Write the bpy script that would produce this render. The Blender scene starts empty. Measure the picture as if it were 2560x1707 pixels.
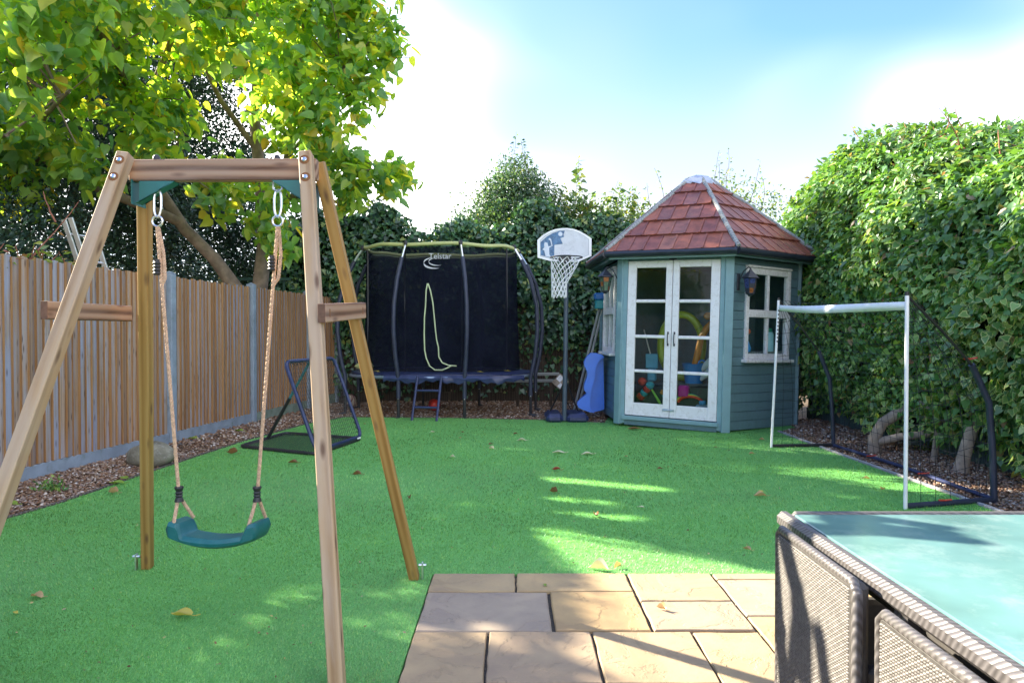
import bpy, math, random
import numpy as np
from mathutils import Vector, Matrix, Quaternion
random.seed(7); RNG = np.random.default_rng(7)
R = math.radians
SC = bpy.context.scene
COL = SC.collection

# ------------------------------------------------------------------ camera, sky, sun, exposure
cam_d = bpy.data.cameras.new('camera'); cam = bpy.data.objects.new('camera', cam_d); COL.objects.link(cam)
cam.location = (0, 0, 1.33); cam.rotation_euler = (R(90 - 0.82), 0, 0)
cam_d.lens = 24; cam_d.sensor_width = 36; cam_d.clip_start = 0.05; cam_d.clip_end = 3000
SC.camera = cam
SUN_AZ, SUN_EL = R(63.5), R(29)          # azimuth measured from the view direction towards the left
SDIR = Vector((math.sin(SUN_AZ) * math.cos(SUN_EL), -math.cos(SUN_AZ) * math.cos(SUN_EL), -math.sin(SUN_EL)))
W = bpy.data.worlds.new('World'); SC.world = W; W.use_nodes = True
nt = W.node_tree; nt.nodes.clear()
def wn(t, **k):
    n = nt.nodes.new(t)
    for a, b in k.items(): setattr(n, a, b)
    return n
SKY_TINT, HAZE, CLOUD, CLOUD_LOC = (0.56, 0.64, 0.80, 1), (1.75, 1.85, 1.95, 1), (20.0, 18.9, 17.0, 1), (9.432, 4.525, 1.083)
sky = wn('ShaderNodeTexSky', sky_type='NISHITA', sun_disc=False, sun_elevation=SUN_EL, sun_rotation=-SUN_AZ,
         air_density=1.0, dust_density=0.15, ozone_density=3.0, altitude=50)
L = nt.links.new
tc = wn('ShaderNodeTexCoord'); sx = wn('ShaderNodeSeparateXYZ'); L(tc.outputs['Generated'], sx.inputs[0])
def wnoise(loc, scale, sz, detail):
    mp = wn('ShaderNodeMapping'); mp.inputs['Location'].default_value = loc; mp.inputs['Scale'].default_value = (1, 1, sz); L(tc.outputs['Generated'], mp.inputs['Vector'])
    nz = wn('ShaderNodeTexNoise'); nz.inputs['Scale'].default_value = scale; nz.inputs['Detail'].default_value = detail; nz.inputs['Roughness'].default_value = 0.45; L(mp.outputs['Vector'], nz.inputs['Vector']); return nz
def wmix(fac, a, b, blend='MIX'):
    m = wn('ShaderNodeMix', data_type='RGBA', blend_type=blend)
    for k, v in (('Factor', fac), ('A', a), ('B', b)):
        if hasattr(v, 'is_linked'): L(v, m.inputs[k])
        else: m.inputs[k].default_value = v
    return m.outputs['Result']
blue = wmix(1.0, sky.outputs['Color'], SKY_TINT, 'MULTIPLY')
# thin haze, thicker towards the horizon, a little uneven
hz_ = wn('ShaderNodeMapRange', interpolation_type='SMOOTHSTEP'); hz_.inputs['From Min'].default_value = 0.46; hz_.inputs['From Max'].default_value = 0.08; hz_.inputs['To Min'].default_value = 0.0; hz_.inputs['To Max'].default_value = 0.75; L(sx.outputs['Z'], hz_.inputs['Value'])
hn = wnoise((2.1, 0.4, 0.2), 1.6, 1.6, 2); hm = wn('ShaderNodeMapRange'); hm.inputs['From Min'].default_value = 0.3; hm.inputs['From Max'].default_value = 0.7; hm.inputs['To Min'].default_value = -0.25; hm.inputs['To Max'].default_value = 0.35; L(hn.outputs['Fac'], hm.inputs['Value'])
hs_ = wn('ShaderNodeMath', operation='ADD', use_clamp=True); L(hz_.outputs[0], hs_.inputs[0]); L(hm.outputs[0], hs_.inputs[1])
veil = wmix(hs_.outputs[0], blue, HAZE)
# sunlit clouds, the same all round
cn = wnoise(CLOUD_LOC, 1.25, 1.7, 3); cr_ = wn('ShaderNodeMapRange'); cr_.inputs['From Min'].default_value = 0.43; cr_.inputs['From Max'].default_value = 0.76; L(cn.outputs['Fac'], cr_.inputs['Value']); cp_ = wn('ShaderNodeMath', operation='POWER', use_clamp=True); cp_.inputs[1].default_value = 2.6; L(cr_.outputs[0], cp_.inputs[0])
full = wmix(cp_.outputs[0], veil, CLOUD)
bg = wn('ShaderNodeBackground'); bg.inputs['Strength'].default_value = 0.078; out = wn('ShaderNodeOutputWorld')
L(full, bg.inputs['Color']); L(bg.outputs['Background'], out.inputs['Surface'])
sun_d = bpy.data.lights.new('sun', 'SUN'); sun_d.energy = 3.4; sun_d.angle = R(0.6); sun_d.color = (1.0, 0.90, 0.70)
sun = bpy.data.objects.new('sun', sun_d); COL.objects.link(sun); sun.location = (-20, 12, 15)
sun.rotation_euler = SDIR.to_track_quat('-Z', 'Y').to_euler()
SC.view_settings.view_transform = 'Standard'; SC.view_settings.look = 'None'
SC.view_settings.exposure = 2.9; SC.view_settings.gamma = 1.0; SC.view_settings.use_curve_mapping = False
SC.cycles.max_bounces = 8; SC.cycles.transparent_max_bounces = 24; SC.cycles.use_denoising = True
SC.cycles.sample_clamp_indirect = 6

# ------------------------------------------------------------------ helpers
WM = {}                                    # world matrix of every object made here
def place(o, M, parent=None):
    WM[o] = M.copy()
    if parent is not None:
        o.parent = parent; o.matrix_parent_inverse = WM[parent].inverted()
    o.matrix_basis = M
    return o
def tag(o, label=None, cat=None, group=None, kind=None):
    if label: o['label'] = label
    if cat: o['category'] = cat
    if group: o['group'] = group
    if kind: o['kind'] = kind
    return o
def thing(name, label, cat, loc=(0, 0, 0), group=None, rz=0):
    o = bpy.data.objects.new(name, None); o.empty_display_size = 0.1; COL.objects.link(o)
    place(o, Matrix.Translation(Vector(loc)) @ Matrix.Rotation(rz, 4, 'Z'))
    return tag(o, label, cat, group)
def link(name, me, mat, parent=None, M=None):
    o = bpy.data.objects.new(name, me); COL.objects.link(o)
    if mat is not None:
        mats = mat if isinstance(mat, (list, tuple)) else [mat]
        if len(me.materials) == 0:
            for m in mats: me.materials.append(m)
    return place(o, M if M is not None else Matrix.Identity(4), parent)
class MB:
    def __init__(s): s.v = []; s.f = []; s.m = []
    def add(s, vs, fs, mi=0):
        b = len(s.v); s.v += [tuple(v) for v in vs]
        s.f += [tuple(i + b for i in f) for f in fs]; s.m += [mi] * len(fs)
        return s
    def box(s, lo, hi, M=None, mi=0):
        (a, b, c), (d, e, f) = lo, hi
        vs = [Vector(p) for p in ((a,b,c),(d,b,c),(d,e,c),(a,e,c),(a,b,f),(d,b,f),(d,e,f),(a,e,f))]
        if M is not None: vs = [M @ v for v in vs]
        return s.add(vs, [(0,3,2,1),(4,5,6,7),(0,1,5,4),(1,2,6,5),(2,3,7,6),(3,0,4,7)], mi)
    def cbox(s, lo, hi, c=0.004, M=None, mi=0):
        """box with chamfered edges"""
        lo = Vector(lo); hi = Vector(hi); c = min(c, *(0.45 * (hi[i] - lo[i]) for i in range(3)))
        vs = []
        idx = {}
        for x in (0, 1):
            for y in (0, 1):
                for z in (0, 1):
                    for ax in range(3):
                        p = [hi[0] if x else lo[0], hi[1] if y else lo[1], hi[2] if z else lo[2]]
                        sg = [(-1 if x else 1), (-1 if y else 1), (-1 if z else 1)]
                        for k in range(3):
                            if k != ax: p[k] += sg[k] * c
                        idx[(x, y, z, ax)] = len(vs); vs.append(Vector(p))
        if M is not None: vs = [M @ v for v in vs]
        fs = []
        for ax in range(3):
            o1, o2 = [(1, 2), (2, 0), (0, 1)][ax]
            for sd in (0, 1):
                q = []
                for (a, b) in ((0, 0), (1, 0), (1, 1), (0, 1)):
                    k = [0, 0, 0]; k[ax] = sd; k[o1] = a; k[o2] = b
                    q.append(idx[(k[0], k[1], k[2], ax)])
                fs.append(q if sd else q[::-1])
        for ax in range(3):
            o1, o2 = [(1, 2), (2, 0), (0, 1)][ax]
            for a in (0, 1):
                for b in (0, 1):
                    k0 = [0, 0, 0]; k1 = [0, 0, 0]; k0[o1] = k1[o1] = a; k0[o2] = k1[o2] = b; k1[ax] = 1
                    q = [idx[(*k0, o1)], idx[(*k1, o1)], idx[(*k1, o2)], idx[(*k0, o2)]]
                    fs.append(q if a == b else q[::-1])
        for x in (0, 1):
            for y in (0, 1):
                for z in (0, 1):
                    q = [idx[(x, y, z, 0)], idx[(x, y, z, 1)], idx[(x, y, z, 2)]]
                    fs.append(q if (x + y + z) % 2 else q[::-1])
        return s.add(vs, fs, mi)
    def tube(s, pts, r, n=8, closed=False, caps=True, mi=0):
        pts = [Vector(p) for p in pts]; m = len(pts)
        rr = r if isinstance(r, (list, tuple)) else [r] * m
        tan = []
        for i in range(m):
            if closed: t = pts[(i + 1) % m] - pts[i - 1]
            else: t = pts[min(i + 1, m - 1)] - pts[max(i - 1, 0)]
            tan.append(t.normalized() if t.length > 1e-9 else Vector((0, 0, 1)))
        ref = Vector((0, 0, 1)) if abs(tan[0].z) < 0.9 else Vector((1, 0, 0))
        u = tan[0].cross(ref).normalized(); vs = []
        for i in range(m):
            u = (u - tan[i] * u.dot(tan[i])).normalized(); w = tan[i].cross(u)
            for k in range(n):
                a = 2 * math.pi * k / n
                vs.append(pts[i] + (u * math.cos(a) + w * math.sin(a)) * rr[i])
        fs = []
        for i in range(m if closed else m - 1):
            j = (i + 1) % m
            for k in range(n):
                l = (k + 1) % n
                fs.append((i * n + k, i * n + l, j * n + l, j * n + k))
        if caps and not closed:
            fs.append(tuple(range(n))[::-1]); fs.append(tuple((m - 1) * n + k for k in range(n)))
        return s.add(vs, fs, mi)
    def lathe(s, prof, n=24, M=None, mi=0):
        vs = []; fs = []
        for (r, z) in prof:
            for k in range(n):
                a = 2 * math.pi * k / n; vs.append(Vector((r * math.cos(a), r * math.sin(a), z)))
        if M is not None: vs = [M @ v for v in vs]
        for i in range(len(prof) - 1):
            for k in range(n):
                l = (k + 1) % n; fs.append((i * n + k, i * n + l, (i + 1) * n + l, (i + 1) * n + k))
        fs.append(tuple(range(n))[::-1]); fs.append(tuple((len(prof) - 1) * n + k for k in range(n)))
        return s.add(vs, fs, mi)
    def prism(s, poly, d0, d1, M=None, mi=0):
        """polygon in local xy extruded along z from d0 to d1"""
        n = len(poly)
        vs = [Vector((x, y, d0)) for x, y in poly] + [Vector((x, y, d1)) for x, y in poly]
        if M is not None: vs = [M @ v for v in vs]
        fs = [tuple(range(n))[::-1], tuple(range(n, 2 * n))] + [(i, (i + 1) % n, n + (i + 1) % n, n + i) for i in range(n)]
        return s.add(vs, fs, mi)
    def mesh(s, name, smooth=False, mats=None):
        me = bpy.data.meshes.new(name); me.from_pydata(s.v, [], s.f)
        if any(s.m): me.polygons.foreach_set('material_index', s.m)
        if smooth:
            me.polygons.foreach_set('use_smooth', [True] * len(s.f))
            me.set_sharp_from_angle(angle=R(40))
        me.update(); return me
    def build(s, name, mat, parent=None, smooth=False, M=None):
        return link(name, s.mesh(name, smooth), mat, parent, M)
def frame(p0, p1, up=(0, 0, 1)):
    """matrix at p0 with local z towards p1 and local x near 'up'"""
    p0 = Vector(p0); z = (Vector(p1) - p0).normalized(); x = Vector(up)
    x = (x - z * x.dot(z)).normalized(); y = z.cross(x)
    M = Matrix((x, y, z)).transposed().to_4x4(); M.translation = p0
    return M
def timber(name, p0, p1, w, d, mat, parent, side=(1, 0, 0), c=0.004):
    """square timber from p0 to p1, w along 'side', d across; own local frame so that grain runs along it"""
    ln = (Vector(p1) - Vector(p0)).length
    return MB().cbox((-w/2, -d/2, 0), (w/2, d/2, ln), c).build(name, mat, parent, M=frame(p0, p1, side))
def fast_mesh(name, V, F, smooth=False, attr=None):
    V = np.ascontiguousarray(V, dtype=np.float32); F = np.ascontiguousarray(F, dtype=np.int32)
    me = bpy.data.meshes.new(name); me.vertices.add(len(V)); me.vertices.foreach_set('co', V.ravel())
    k = F.shape[1]; me.loops.add(F.size); me.loops.foreach_set('vertex_index', F.ravel())
    me.polygons.add(len(F)); me.polygons.foreach_set('loop_start', np.arange(len(F), dtype=np.int32) * k)
    if smooth: me.polygons.foreach_set('use_smooth', np.ones(len(F), dtype=bool))
    if attr is not None:
        a = me.attributes.new('rim', 'FLOAT', 'POINT'); a.data.foreach_set('value', np.ascontiguousarray(attr, dtype=np.float32))
    me.update(calc_edges=True); me.validate(); return me
def unit(a): return a / np.maximum(np.linalg.norm(a, axis=-1, keepdims=True), 1e-9)
def leaves_mesh(name, P, D, N, S, tmpl, wid=None):
    tv, tf, rim = tmpl
    D = unit(D); side = unit(np.cross(D, N)); N = np.cross(side, D)
    S = np.asarray(S)[:, None, None]; ww = 1.0 if wid is None else np.asarray(wid)[:, None, None]
    V = P[:, None, :] + S * (tv[None, :, 0:1] * ww * side[:, None, :] + tv[None, :, 1:2] * D[:, None, :] + tv[None, :, 2:3] * N[:, None, :])
    n, k = len(P), len(tv)
    F = tf[None] + (np.arange(n) * k)[:, None, None]
    return fast_mesh(name, V.reshape(-1, 3), F.reshape(-1, 3), attr=np.tile(rim, n))
def fan(pts, cz=0.0, centre=(0, 0.45)):
    """leaf template from an outline, folded along the midrib"""
    V = [(centre[0], centre[1], cz)] + [(x, y, z) for x, y, z in pts]
    n = len(pts); F = [(0, i + 1, (i + 1) % n + 1) for i in range(n)]
    return np.array(V, float), np.array(F), np.array([0.0] + [1.0] * n)
HEART = fan([(0, 0, 0), (.22, -.06, .07), (.43, .12, .12), (.41, .42, .10), (.22, .74, .02), (0, 1.05, -.20), (-.18, .78, -.02), (-.40, .44, .07), (-.44, .14, .10), (-.22, -.06, .06)], -0.05, (0, .35))
IVY = fan([(0, .04, 0), (.40, -.05, .03), (.42, .32, .03), (0, 1.0, -.08), (-.42, .32, .03), (-.40, -.05, .03)], -0.03, (0, .35))
POINTY = fan([(0, 0, 0), (.17, .22, .04), (.20, .5, .04), (.10, .8, -.04), (0, 1.05, -.14), (-.10, .8, -.04), (-.20, .5, .04), (-.17, .22, .04)], -0.02)
SMALL = (np.array([(0, 0, 0), (.26, .45, .06), (0, 1, -.05), (-.26, .45, .06)], float), np.array([(0, 1, 2), (0, 2, 3)]), np.array([1., 1., 1., 1.]))

# ------------------------------------------------------------------ materials
def new_mat(name):
    m = bpy.data.materials.new(name); m.use_nodes = True; n = m.node_tree; n.nodes.clear()
    return m, n, (lambda t, **k: _node(n, t, k)), n.links.new
def _node(n, t, k):
    x = n.nodes.new(t)
    for a, b in k.items(): setattr(x, a, b)
    return x
def rgba(c): return (c[0], c[1], c[2], 1)
def ramp(nd, stops, interp='LINEAR'):
    r = nd('ShaderNodeValToRGB'); cr = r.color_ramp; cr.interpolation = interp
    while len(cr.elements) < len(stops): cr.elements.new(0.5)
    for e, (p, c) in zip(cr.elements, stops): e.position = p; e.color = rgba(c) if not isinstance(c, (int, float)) else (c, c, c, 1)
    return r
def M_plain(name, col, rough=0.55, var=0.18, scale=6.0, bump=0.0, bscale=60.0, metal=0.0, dirt=None, dirtamt=0.4, spec=0.5, coat=0.0):
    m, n, nd, L = new_mat(name)
    o = nd('ShaderNodeOutputMaterial'); p = nd('ShaderNodeBsdfPrincipled'); L(p.outputs[0], o.inputs[0])
    t = nd('ShaderNodeTexCoord'); a = nd('ShaderNodeTexNoise'); a.inputs['Scale'].default_value = scale; a.inputs['Detail'].default_value = 6
    L(t.outputs['Object'], a.inputs['Vector'])
    c0 = tuple(x * (1 - var) for x in col); c1 = tuple(min(1, x * (1 + var)) for x in col)
    r = ramp(nd, [(0.3, c0), (0.7, c1)]); L(a.outputs['Fac'], r.inputs['Fac']); res = r.outputs['Color']
    if dirt:
        b = nd('ShaderNodeTexNoise'); b.inputs['Scale'].default_value = scale * 2.3; b.inputs['Detail'].default_value = 8; b.inputs['Roughness'].default_value = 0.7
        L(t.outputs['Object'], b.inputs['Vector']); rr = ramp(nd, [(0.5, 0.0), (0.72, dirtamt)]); L(b.outputs['Fac'], rr.inputs['Fac'])
        mx = nd('ShaderNodeMix', data_type='RGBA'); mx.inputs['B'].default_value = rgba(dirt); L(rr.outputs['Color'], mx.inputs['Factor']); L(res, mx.inputs['A']); res = mx.outputs['Result']
    L(res, p.inputs['Base Color']); p.inputs['Metallic'].default_value = metal; p.inputs['Specular IOR Level'].default_value = spec
    p.inputs['Coat Weight'].default_value = coat
    rv = nd('ShaderNodeMapRange'); rv.inputs['To Min'].default_value = max(0.02, rough - 0.12); rv.inputs['To Max'].default_value = min(1, rough + 0.12); L(a.outputs['Fac'], rv.inputs['Value']); L(rv.outputs[0], p.inputs['Roughness'])
    if bump:
        b = nd('ShaderNodeTexNoise'); b.inputs['Scale'].default_value = bscale; b.inputs['Detail'].default_value = 5; L(t.outputs['Object'], b.inputs['Vector'])
        bp = nd('ShaderNodeBump'); bp.inputs['Strength'].default_value = bump; bp.inputs['Distance'].default_value = 0.01; L(b.outputs['Fac'], bp.inputs['Height']); L(bp.outputs[0], p.inputs['Normal'])
    return m
def M_wood(name, cols, knot=(0.10, 0.05, 0.03), grain=1.0, rough=0.65, per_object=0.0, weather=None, wamt=0.5, knots=True, figure=0.30):
    """grain along local z"""
    m, n, nd, L = new_mat(name)
    o = nd('ShaderNodeOutputMaterial'); p = nd('ShaderNodeBsdfPrincipled'); L(p.outputs[0], o.inputs[0])
    t = nd('ShaderNodeTexCoord'); oi = nd('ShaderNodeObjectInfo')
    ad = nd('ShaderNodeVectorMath', operation='ADD'); sc = nd('ShaderNodeVectorMath', operation='SCALE')
    cb = nd('ShaderNodeCombineXYZ')
    for i in range(3): L(oi.outputs['Random'], cb.inputs[i])
    sc.inputs['Scale'].default_value = 37.0; L(cb.outputs[0], sc.inputs[0]); L(t.outputs['Object'], ad.inputs[0]); L(sc.outputs[0], ad.inputs[1])
    mp = nd('ShaderNodeMapping'); mp.inputs['Scale'].default_value = (30 * grain, 30 * grain, 1.1 * grain); L(ad.outputs[0], mp.inputs['Vector'])
    g = nd('ShaderNodeTexNoise'); g.inputs['Scale'].default_value = 1.0; g.inputs['Detail'].default_value = 5; g.inputs['Distortion'].default_value = 0.6; L(mp.outputs[0], g.inputs['Vector'])
    # rings around the pith give cathedral figure
    mp2 = nd('ShaderNodeMapping'); mp2.inputs['Scale'].default_value = (10, 10, 0.55); L(ad.outputs[0], mp2.inputs['Vector'])
    w = nd('ShaderNodeTexWave', wave_type='RINGS', rings_direction='Z'); w.inputs['Scale'].default_value = 0.9 * grain; w.inputs['Distortion'].default_value = 7.0; w.inputs['Detail'].default_value = 2.0; w.inputs['Detail Scale'].default_value = 0.8; L(mp2.outputs[0], w.inputs['Vector'])
    mxg = nd('ShaderNodeMix', data_type='FLOAT'); mxg.inputs['Factor'].default_value = figure; L(g.outputs['Fac'], mxg.inputs['A']); L(w.outputs['Fac'], mxg.inputs['B'])
    r = ramp(nd, [(0.22, cols[0]), (0.5, cols[1]), (0.8, cols[2])]); L(mxg.outputs['Result'], r.inputs['Fac']); res = r.outputs['Color']
    if weather:
        b = nd('ShaderNodeTexNoise'); b.inputs['Scale'].default_value = 1.0; b.inputs['Detail'].default_value = 6; b.inputs['Roughness'].default_value = 0.65
        mp3 = nd('ShaderNodeMapping'); mp3.inputs['Scale'].default_value = (9, 9, 1.3); L(ad.outputs[0], mp3.inputs['Vector']); L(mp3.outputs[0], b.inputs['Vector'])
        rr = ramp(nd, [(0.42, 0.0), (0.62, wamt)]); L(b.outputs['Fac'], rr.inputs['Fac'])
        mx = nd('ShaderNodeMix', data_type='RGBA'); mx.inputs['B'].default_value = rgba(weather); L(rr.outputs['Color'], mx.inputs['Factor']); L(res, mx.inputs['A']); res = mx.outputs['Result']
    if per_object:
        r2 = ramp(nd, per_object_stops if per_object is True else per_object); L(oi.outputs['Random'], r2.inputs['Fac'])
        mo = nd('ShaderNodeMix', data_type='RGBA', blend_type='MULTIPLY'); mo.inputs['Factor'].default_value = 1.0; L(res, mo.inputs['A']); L(r2.outputs['Color'], mo.inputs['B']); res = mo.outputs['Result']
    if knots:
        mp4 = nd('ShaderNodeMapping'); mp4.inputs['Scale'].default_value = (15, 15, 4.5); L(ad.outputs[0], mp4.inputs['Vector'])
        v = nd('ShaderNodeTexVoronoi', feature='F1'); v.inputs['Scale'].default_value = 1.0; L(mp4.outputs[0], v.inputs['Vector'])
        rk = ramp(nd, [(0.07, 0.85), (0.22, 0.0)]); L(v.outputs['Distance'], rk.inputs['Fac'])
        mk = nd('ShaderNodeMix', data_type='RGBA'); mk.inputs['B'].default_value = rgba(knot); L(rk.outputs['Color'], mk.inputs['Factor']); L(res, mk.inputs['A']); res = mk.outputs['Result']
    L(res, p.inputs['Base Color']); p.inputs['Roughness'].default_value = rough; p.inputs['Specular IOR Level'].default_value = 0.35
    bp = nd('ShaderNodeBump'); bp.inputs['Strength'].default_value = 0.15; bp.inputs['Distance'].default_value = 0.003; L(mxg.outputs['Result'], bp.inputs['Height']); L(bp.outputs[0], p.inputs['Normal'])
    return m
def M_leaf(name, stops, trans=0.35, tcol=None, gloss=0.06, rough=0.45, rimcol=None, rimat=0.55, macro=(1.1, 0.25)):
    """one colour for each leaf, light shining through"""
    m, n, nd, L = new_mat(name)
    o = nd('ShaderNodeOutputMaterial'); g = nd('ShaderNodeNewGeometry')
    r = ramp(nd, stops); L(g.outputs['Random Per Island'], r.inputs['Fac']); res = r.outputs['Color']
    t = nd('ShaderNodeTexCoord'); a = nd('ShaderNodeTexNoise'); a.inputs['Scale'].default_value = macro[0]; a.inputs['Detail'].default_value = 4; L(t.outputs['Object'], a.inputs['Vector'])
    hs = nd('ShaderNodeHueSaturation'); rr = nd('ShaderNodeMapRange'); rr.inputs['From Min'].default_value = 0.3; rr.inputs['From Max'].default_value = 0.7; rr.inputs['To Min'].default_value = 1 - macro[1]; rr.inputs['To Max'].default_value = 1 + macro[1]
    L(a.outputs['Fac'], rr.inputs['Value']); L(rr.outputs[0], hs.inputs['Value']); L(res, hs.inputs['Color']); res = hs.outputs['Color']
    if rimcol:
        at = nd('ShaderNodeAttribute', attribute_name='rim'); ra = ramp(nd, [(rimat, 0.0), (min(1, rimat + 0.2), 0.9)]); L(at.outputs['Fac'], ra.inputs['Fac'])
        gt = nd('ShaderNodeMath', operation='GREATER_THAN'); gt.inputs[1].default_value = 0.35; L(g.outputs['Random Per Island'], gt.inputs[0])
        mu = nd('ShaderNodeMath', operation='MULTIPLY'); L(gt.outputs[0], mu.inputs[0]); L(ra.outputs['Color'], mu.inputs[1])
        mk = nd('ShaderNodeMix', data_type='RGBA'); mk.inputs['B'].default_value = rgba(rimcol); L(mu.outputs[0], mk.inputs['Factor']); L(res, mk.inputs['A']); res = mk.outputs['Result']
    d = nd('ShaderNodeBsdfDiffuse'); L(res, d.inputs['Color'])
    tr = nd('ShaderNodeBsdfTranslucent')
    tm = nd('ShaderNodeMix', data_type='RGBA', blend_type='MULTIPLY'); tm.inputs['Factor'].default_value = 1.0; tm.inputs['B'].default_value = rgba(tcol or (1.6, 1.5, 0.6)); L(res, tm.inputs['A']); L(tm.outputs['Result'], tr.inputs['Color'])
    m1 = nd('ShaderNodeMixShader'); m1.inputs['Fac'].default_value = trans; L(d.outputs[0], m1.inputs[1]); L(tr.outputs[0], m1.inputs[2])
    gl = nd('ShaderNodeBsdfGlossy'); gl.inputs['Roughness'].default_value = rough; gl.inputs['Color'].default_value = (0.9, 0.95, 1, 1)
    m2 = nd('ShaderNodeMixShader'); m2.inputs['Fac'].default_value = gloss; L(m1.outputs[0], m2.inputs[1]); L(gl.outputs[0], m2.inputs[2]); L(m2.outputs[0], o.inputs[0])
    return m
def M_island(name, stops, rough=0.8, spec=0.3):
    m, n, nd, L = new_mat(name)
    o = nd('ShaderNodeOutputMaterial'); p = nd('ShaderNodeBsdfPrincipled'); L(p.outputs[0], o.inputs[0])
    g = nd('ShaderNodeNewGeometry'); r = ramp(nd, stops); L(g.outputs['Random Per Island'], r.inputs['Fac']); L(r.outputs['Color'], p.inputs['Base Color'])
    p.inputs['Roughness'].default_value = rough; p.inputs['Specular IOR Level'].default_value = spec
    return m
def M_glass(name, tint=(0.90, 0.95, 0.95), ior=1.5):
    m, n, nd, L = new_mat(name)
    o = nd('ShaderNodeOutputMaterial'); tr = nd('ShaderNodeBsdfTransparent'); tr.inputs['Color'].default_value = rgba(tint)
    gl = nd('ShaderNodeBsdfGlossy'); gl.inputs['Roughness'].default_value = 0.02; fr = nd('ShaderNodeFresnel'); fr.inputs['IOR'].default_value = ior
    ad = nd('ShaderNodeMath', operation='ADD'); ad.inputs[1].default_value = 0.01; L(fr.outputs[0], ad.inputs[0])
    ge = nd('ShaderNodeNewGeometry'); iv = nd('ShaderNodeMath', operation='SUBTRACT'); iv.inputs[0].default_value = 1.0; L(ge.outputs['Backfacing'], iv.inputs[1]); mu = nd('ShaderNodeMath', operation='MULTIPLY'); L(ad.outputs[0], mu.inputs[0]); L(iv.outputs[0], mu.inputs[1]); ad = mu
    mx = nd('ShaderNodeMixShader'); L(ad.outputs[0], mx.inputs['Fac']); L(tr.outputs[0], mx.inputs[1]); L(gl.outputs[0], mx.inputs[2]); L(mx.outputs[0], o.inputs[0])
    return m
def M_net(name, col, alpha):
    m, n, nd, L = new_mat(name)
    o = nd('ShaderNodeOutputMaterial'); tr = nd('ShaderNodeBsdfTransparent'); d = nd('ShaderNodeBsdfDiffuse')
    t = nd('ShaderNodeTexCoord'); a = nd('ShaderNodeTexNoise'); a.inputs['Scale'].default_value = 3; a.inputs['Detail'].default_value = 3; L(t.outputs['Object'], a.inputs['Vector'])
    r = ramp(nd, [(0.3, tuple(c * 0.75 for c in col)), (0.7, tuple(c * 1.3 for c in col))]); L(a.outputs['Fac'], r.inputs['Fac']); L(r.outputs['Color'], d.inputs['Color'])
    mx = nd('ShaderNodeMixShader'); mx.inputs['Fac'].default_value = alpha; L(tr.outputs[0], mx.inputs[1]); L(d.outputs[0], mx.inputs[2]); L(mx.outputs[0], o.inputs[0])
    return m

MT = {}
MT['turf'] = M_plain('turf_backing', (0.15, 0.40, 0.115), 0.9, 0.3, 120, bump=0.6, bscale=260, spec=0.1)
MT['blade'] = M_leaf('turf_blade', [(0.0, (0.115, 0.32, 0.095)), (0.5, (0.19, 0.45, 0.145)), (0.8, (0.26, 0.54, 0.19)), (1.0, (0.38, 0.57, 0.15))], trans=0.42, tcol=(1.3, 1.2, 0.7), gloss=0.05, rough=0.5, macro=(0.9, 0.34))
MT['soil'] = M_plain('soil', (0.10, 0.075, 0.05), 0.95, 0.4, 14, bump=0.5, bscale=50, spec=0.1)
MT['gravel_bed'] = M_plain('gravel_bed', (0.13, 0.085, 0.06), 0.9, 0.5, 60, bump=1.0, bscale=55, spec=0.2)
MT['pebble'] = M_island('pebble', [(0.0, (0.10, 0.055, 0.035)), (0.3, (0.22, 0.12, 0.07)), (0.55, (0.30, 0.20, 0.13)), (0.75, (0.20, 0.15, 0.14)), (0.9, (0.42, 0.33, 0.25)), (1.0, (0.62, 0.58, 0.55))], 0.6)
MT['concrete'] = M_plain('concrete', (0.24, 0.29, 0.35), 0.85, 0.16, 5, bump=0.25, bscale=90, dirt=(0.12, 0.16, 0.12), dirtamt=0.55)
MT['mossy_concrete'] = M_plain('mossy_concrete', (0.22, 0.27, 0.22), 0.85, 0.2, 5, bump=0.25, bscale=90, dirt=(0.06, 0.13, 0.05), dirtamt=0.7)
PO = [(0.0, (1.05, 0.68, 0.40)), (0.13, (0.80, 0.88, 1.06)), (0.26, (1.05, 0.92, 0.82)), (0.36, (0.62, 0.46, 0.34)), (0.46, (0.90, 0.97, 1.14)), (0.60, (1.12, 0.84, 0.60)), (0.72, (0.78, 0.80, 0.90)), (0.84, (1.0, 0.90, 0.84)), (0.93, (0.56, 0.42, 0.34)), (1.0, (0.92, 0.60, 0.34))]
MT['board'] = M_wood('fence_board', [(0.27, 0.18, 0.115), (0.46, 0.35, 0.25), (0.56, 0.455, 0.36)], weather=(0.42, 0.44, 0.51), wamt=0.95, per_object=PO, knot=(0.09, 0.05, 0.035))
MT['board_edge'] = M_wood('fence_board_edge', [(0.20, 0.10, 0.04), (0.33, 0.175, 0.07), (0.40, 0.24, 0.11)], knots=False)
MT['wood'] = M_wood('swing_wood', [(0.25, 0.145, 0.07), (0.40, 0.265, 0.145), (0.46, 0.33, 0.20)], weather=(0.42, 0.335, 0.265), wamt=0.6)
MT['wood_gold_lit'] = M_wood('swing_wood_gold_lit', [(0.23, 0.12, 0.03), (0.34, 0.20, 0.06), (0.40, 0.26, 0.10)])  # rear legs: the different light on them put into a golden wood colour
MT['wood_pink'] = M_wood('swing_beam_wood', [(0.10, 0.045, 0.022), (0.29, 0.165, 0.10), (0.37, 0.245, 0.165)], figure=0.55, weather=(0.33, 0.255, 0.215), wamt=0.4, knot=(0.13, 0.07, 0.05))
MT['wood_end'] = M_plain('sawn_end', (0.14, 0.075, 0.05), 0.8, 0.3, 40)
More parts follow.
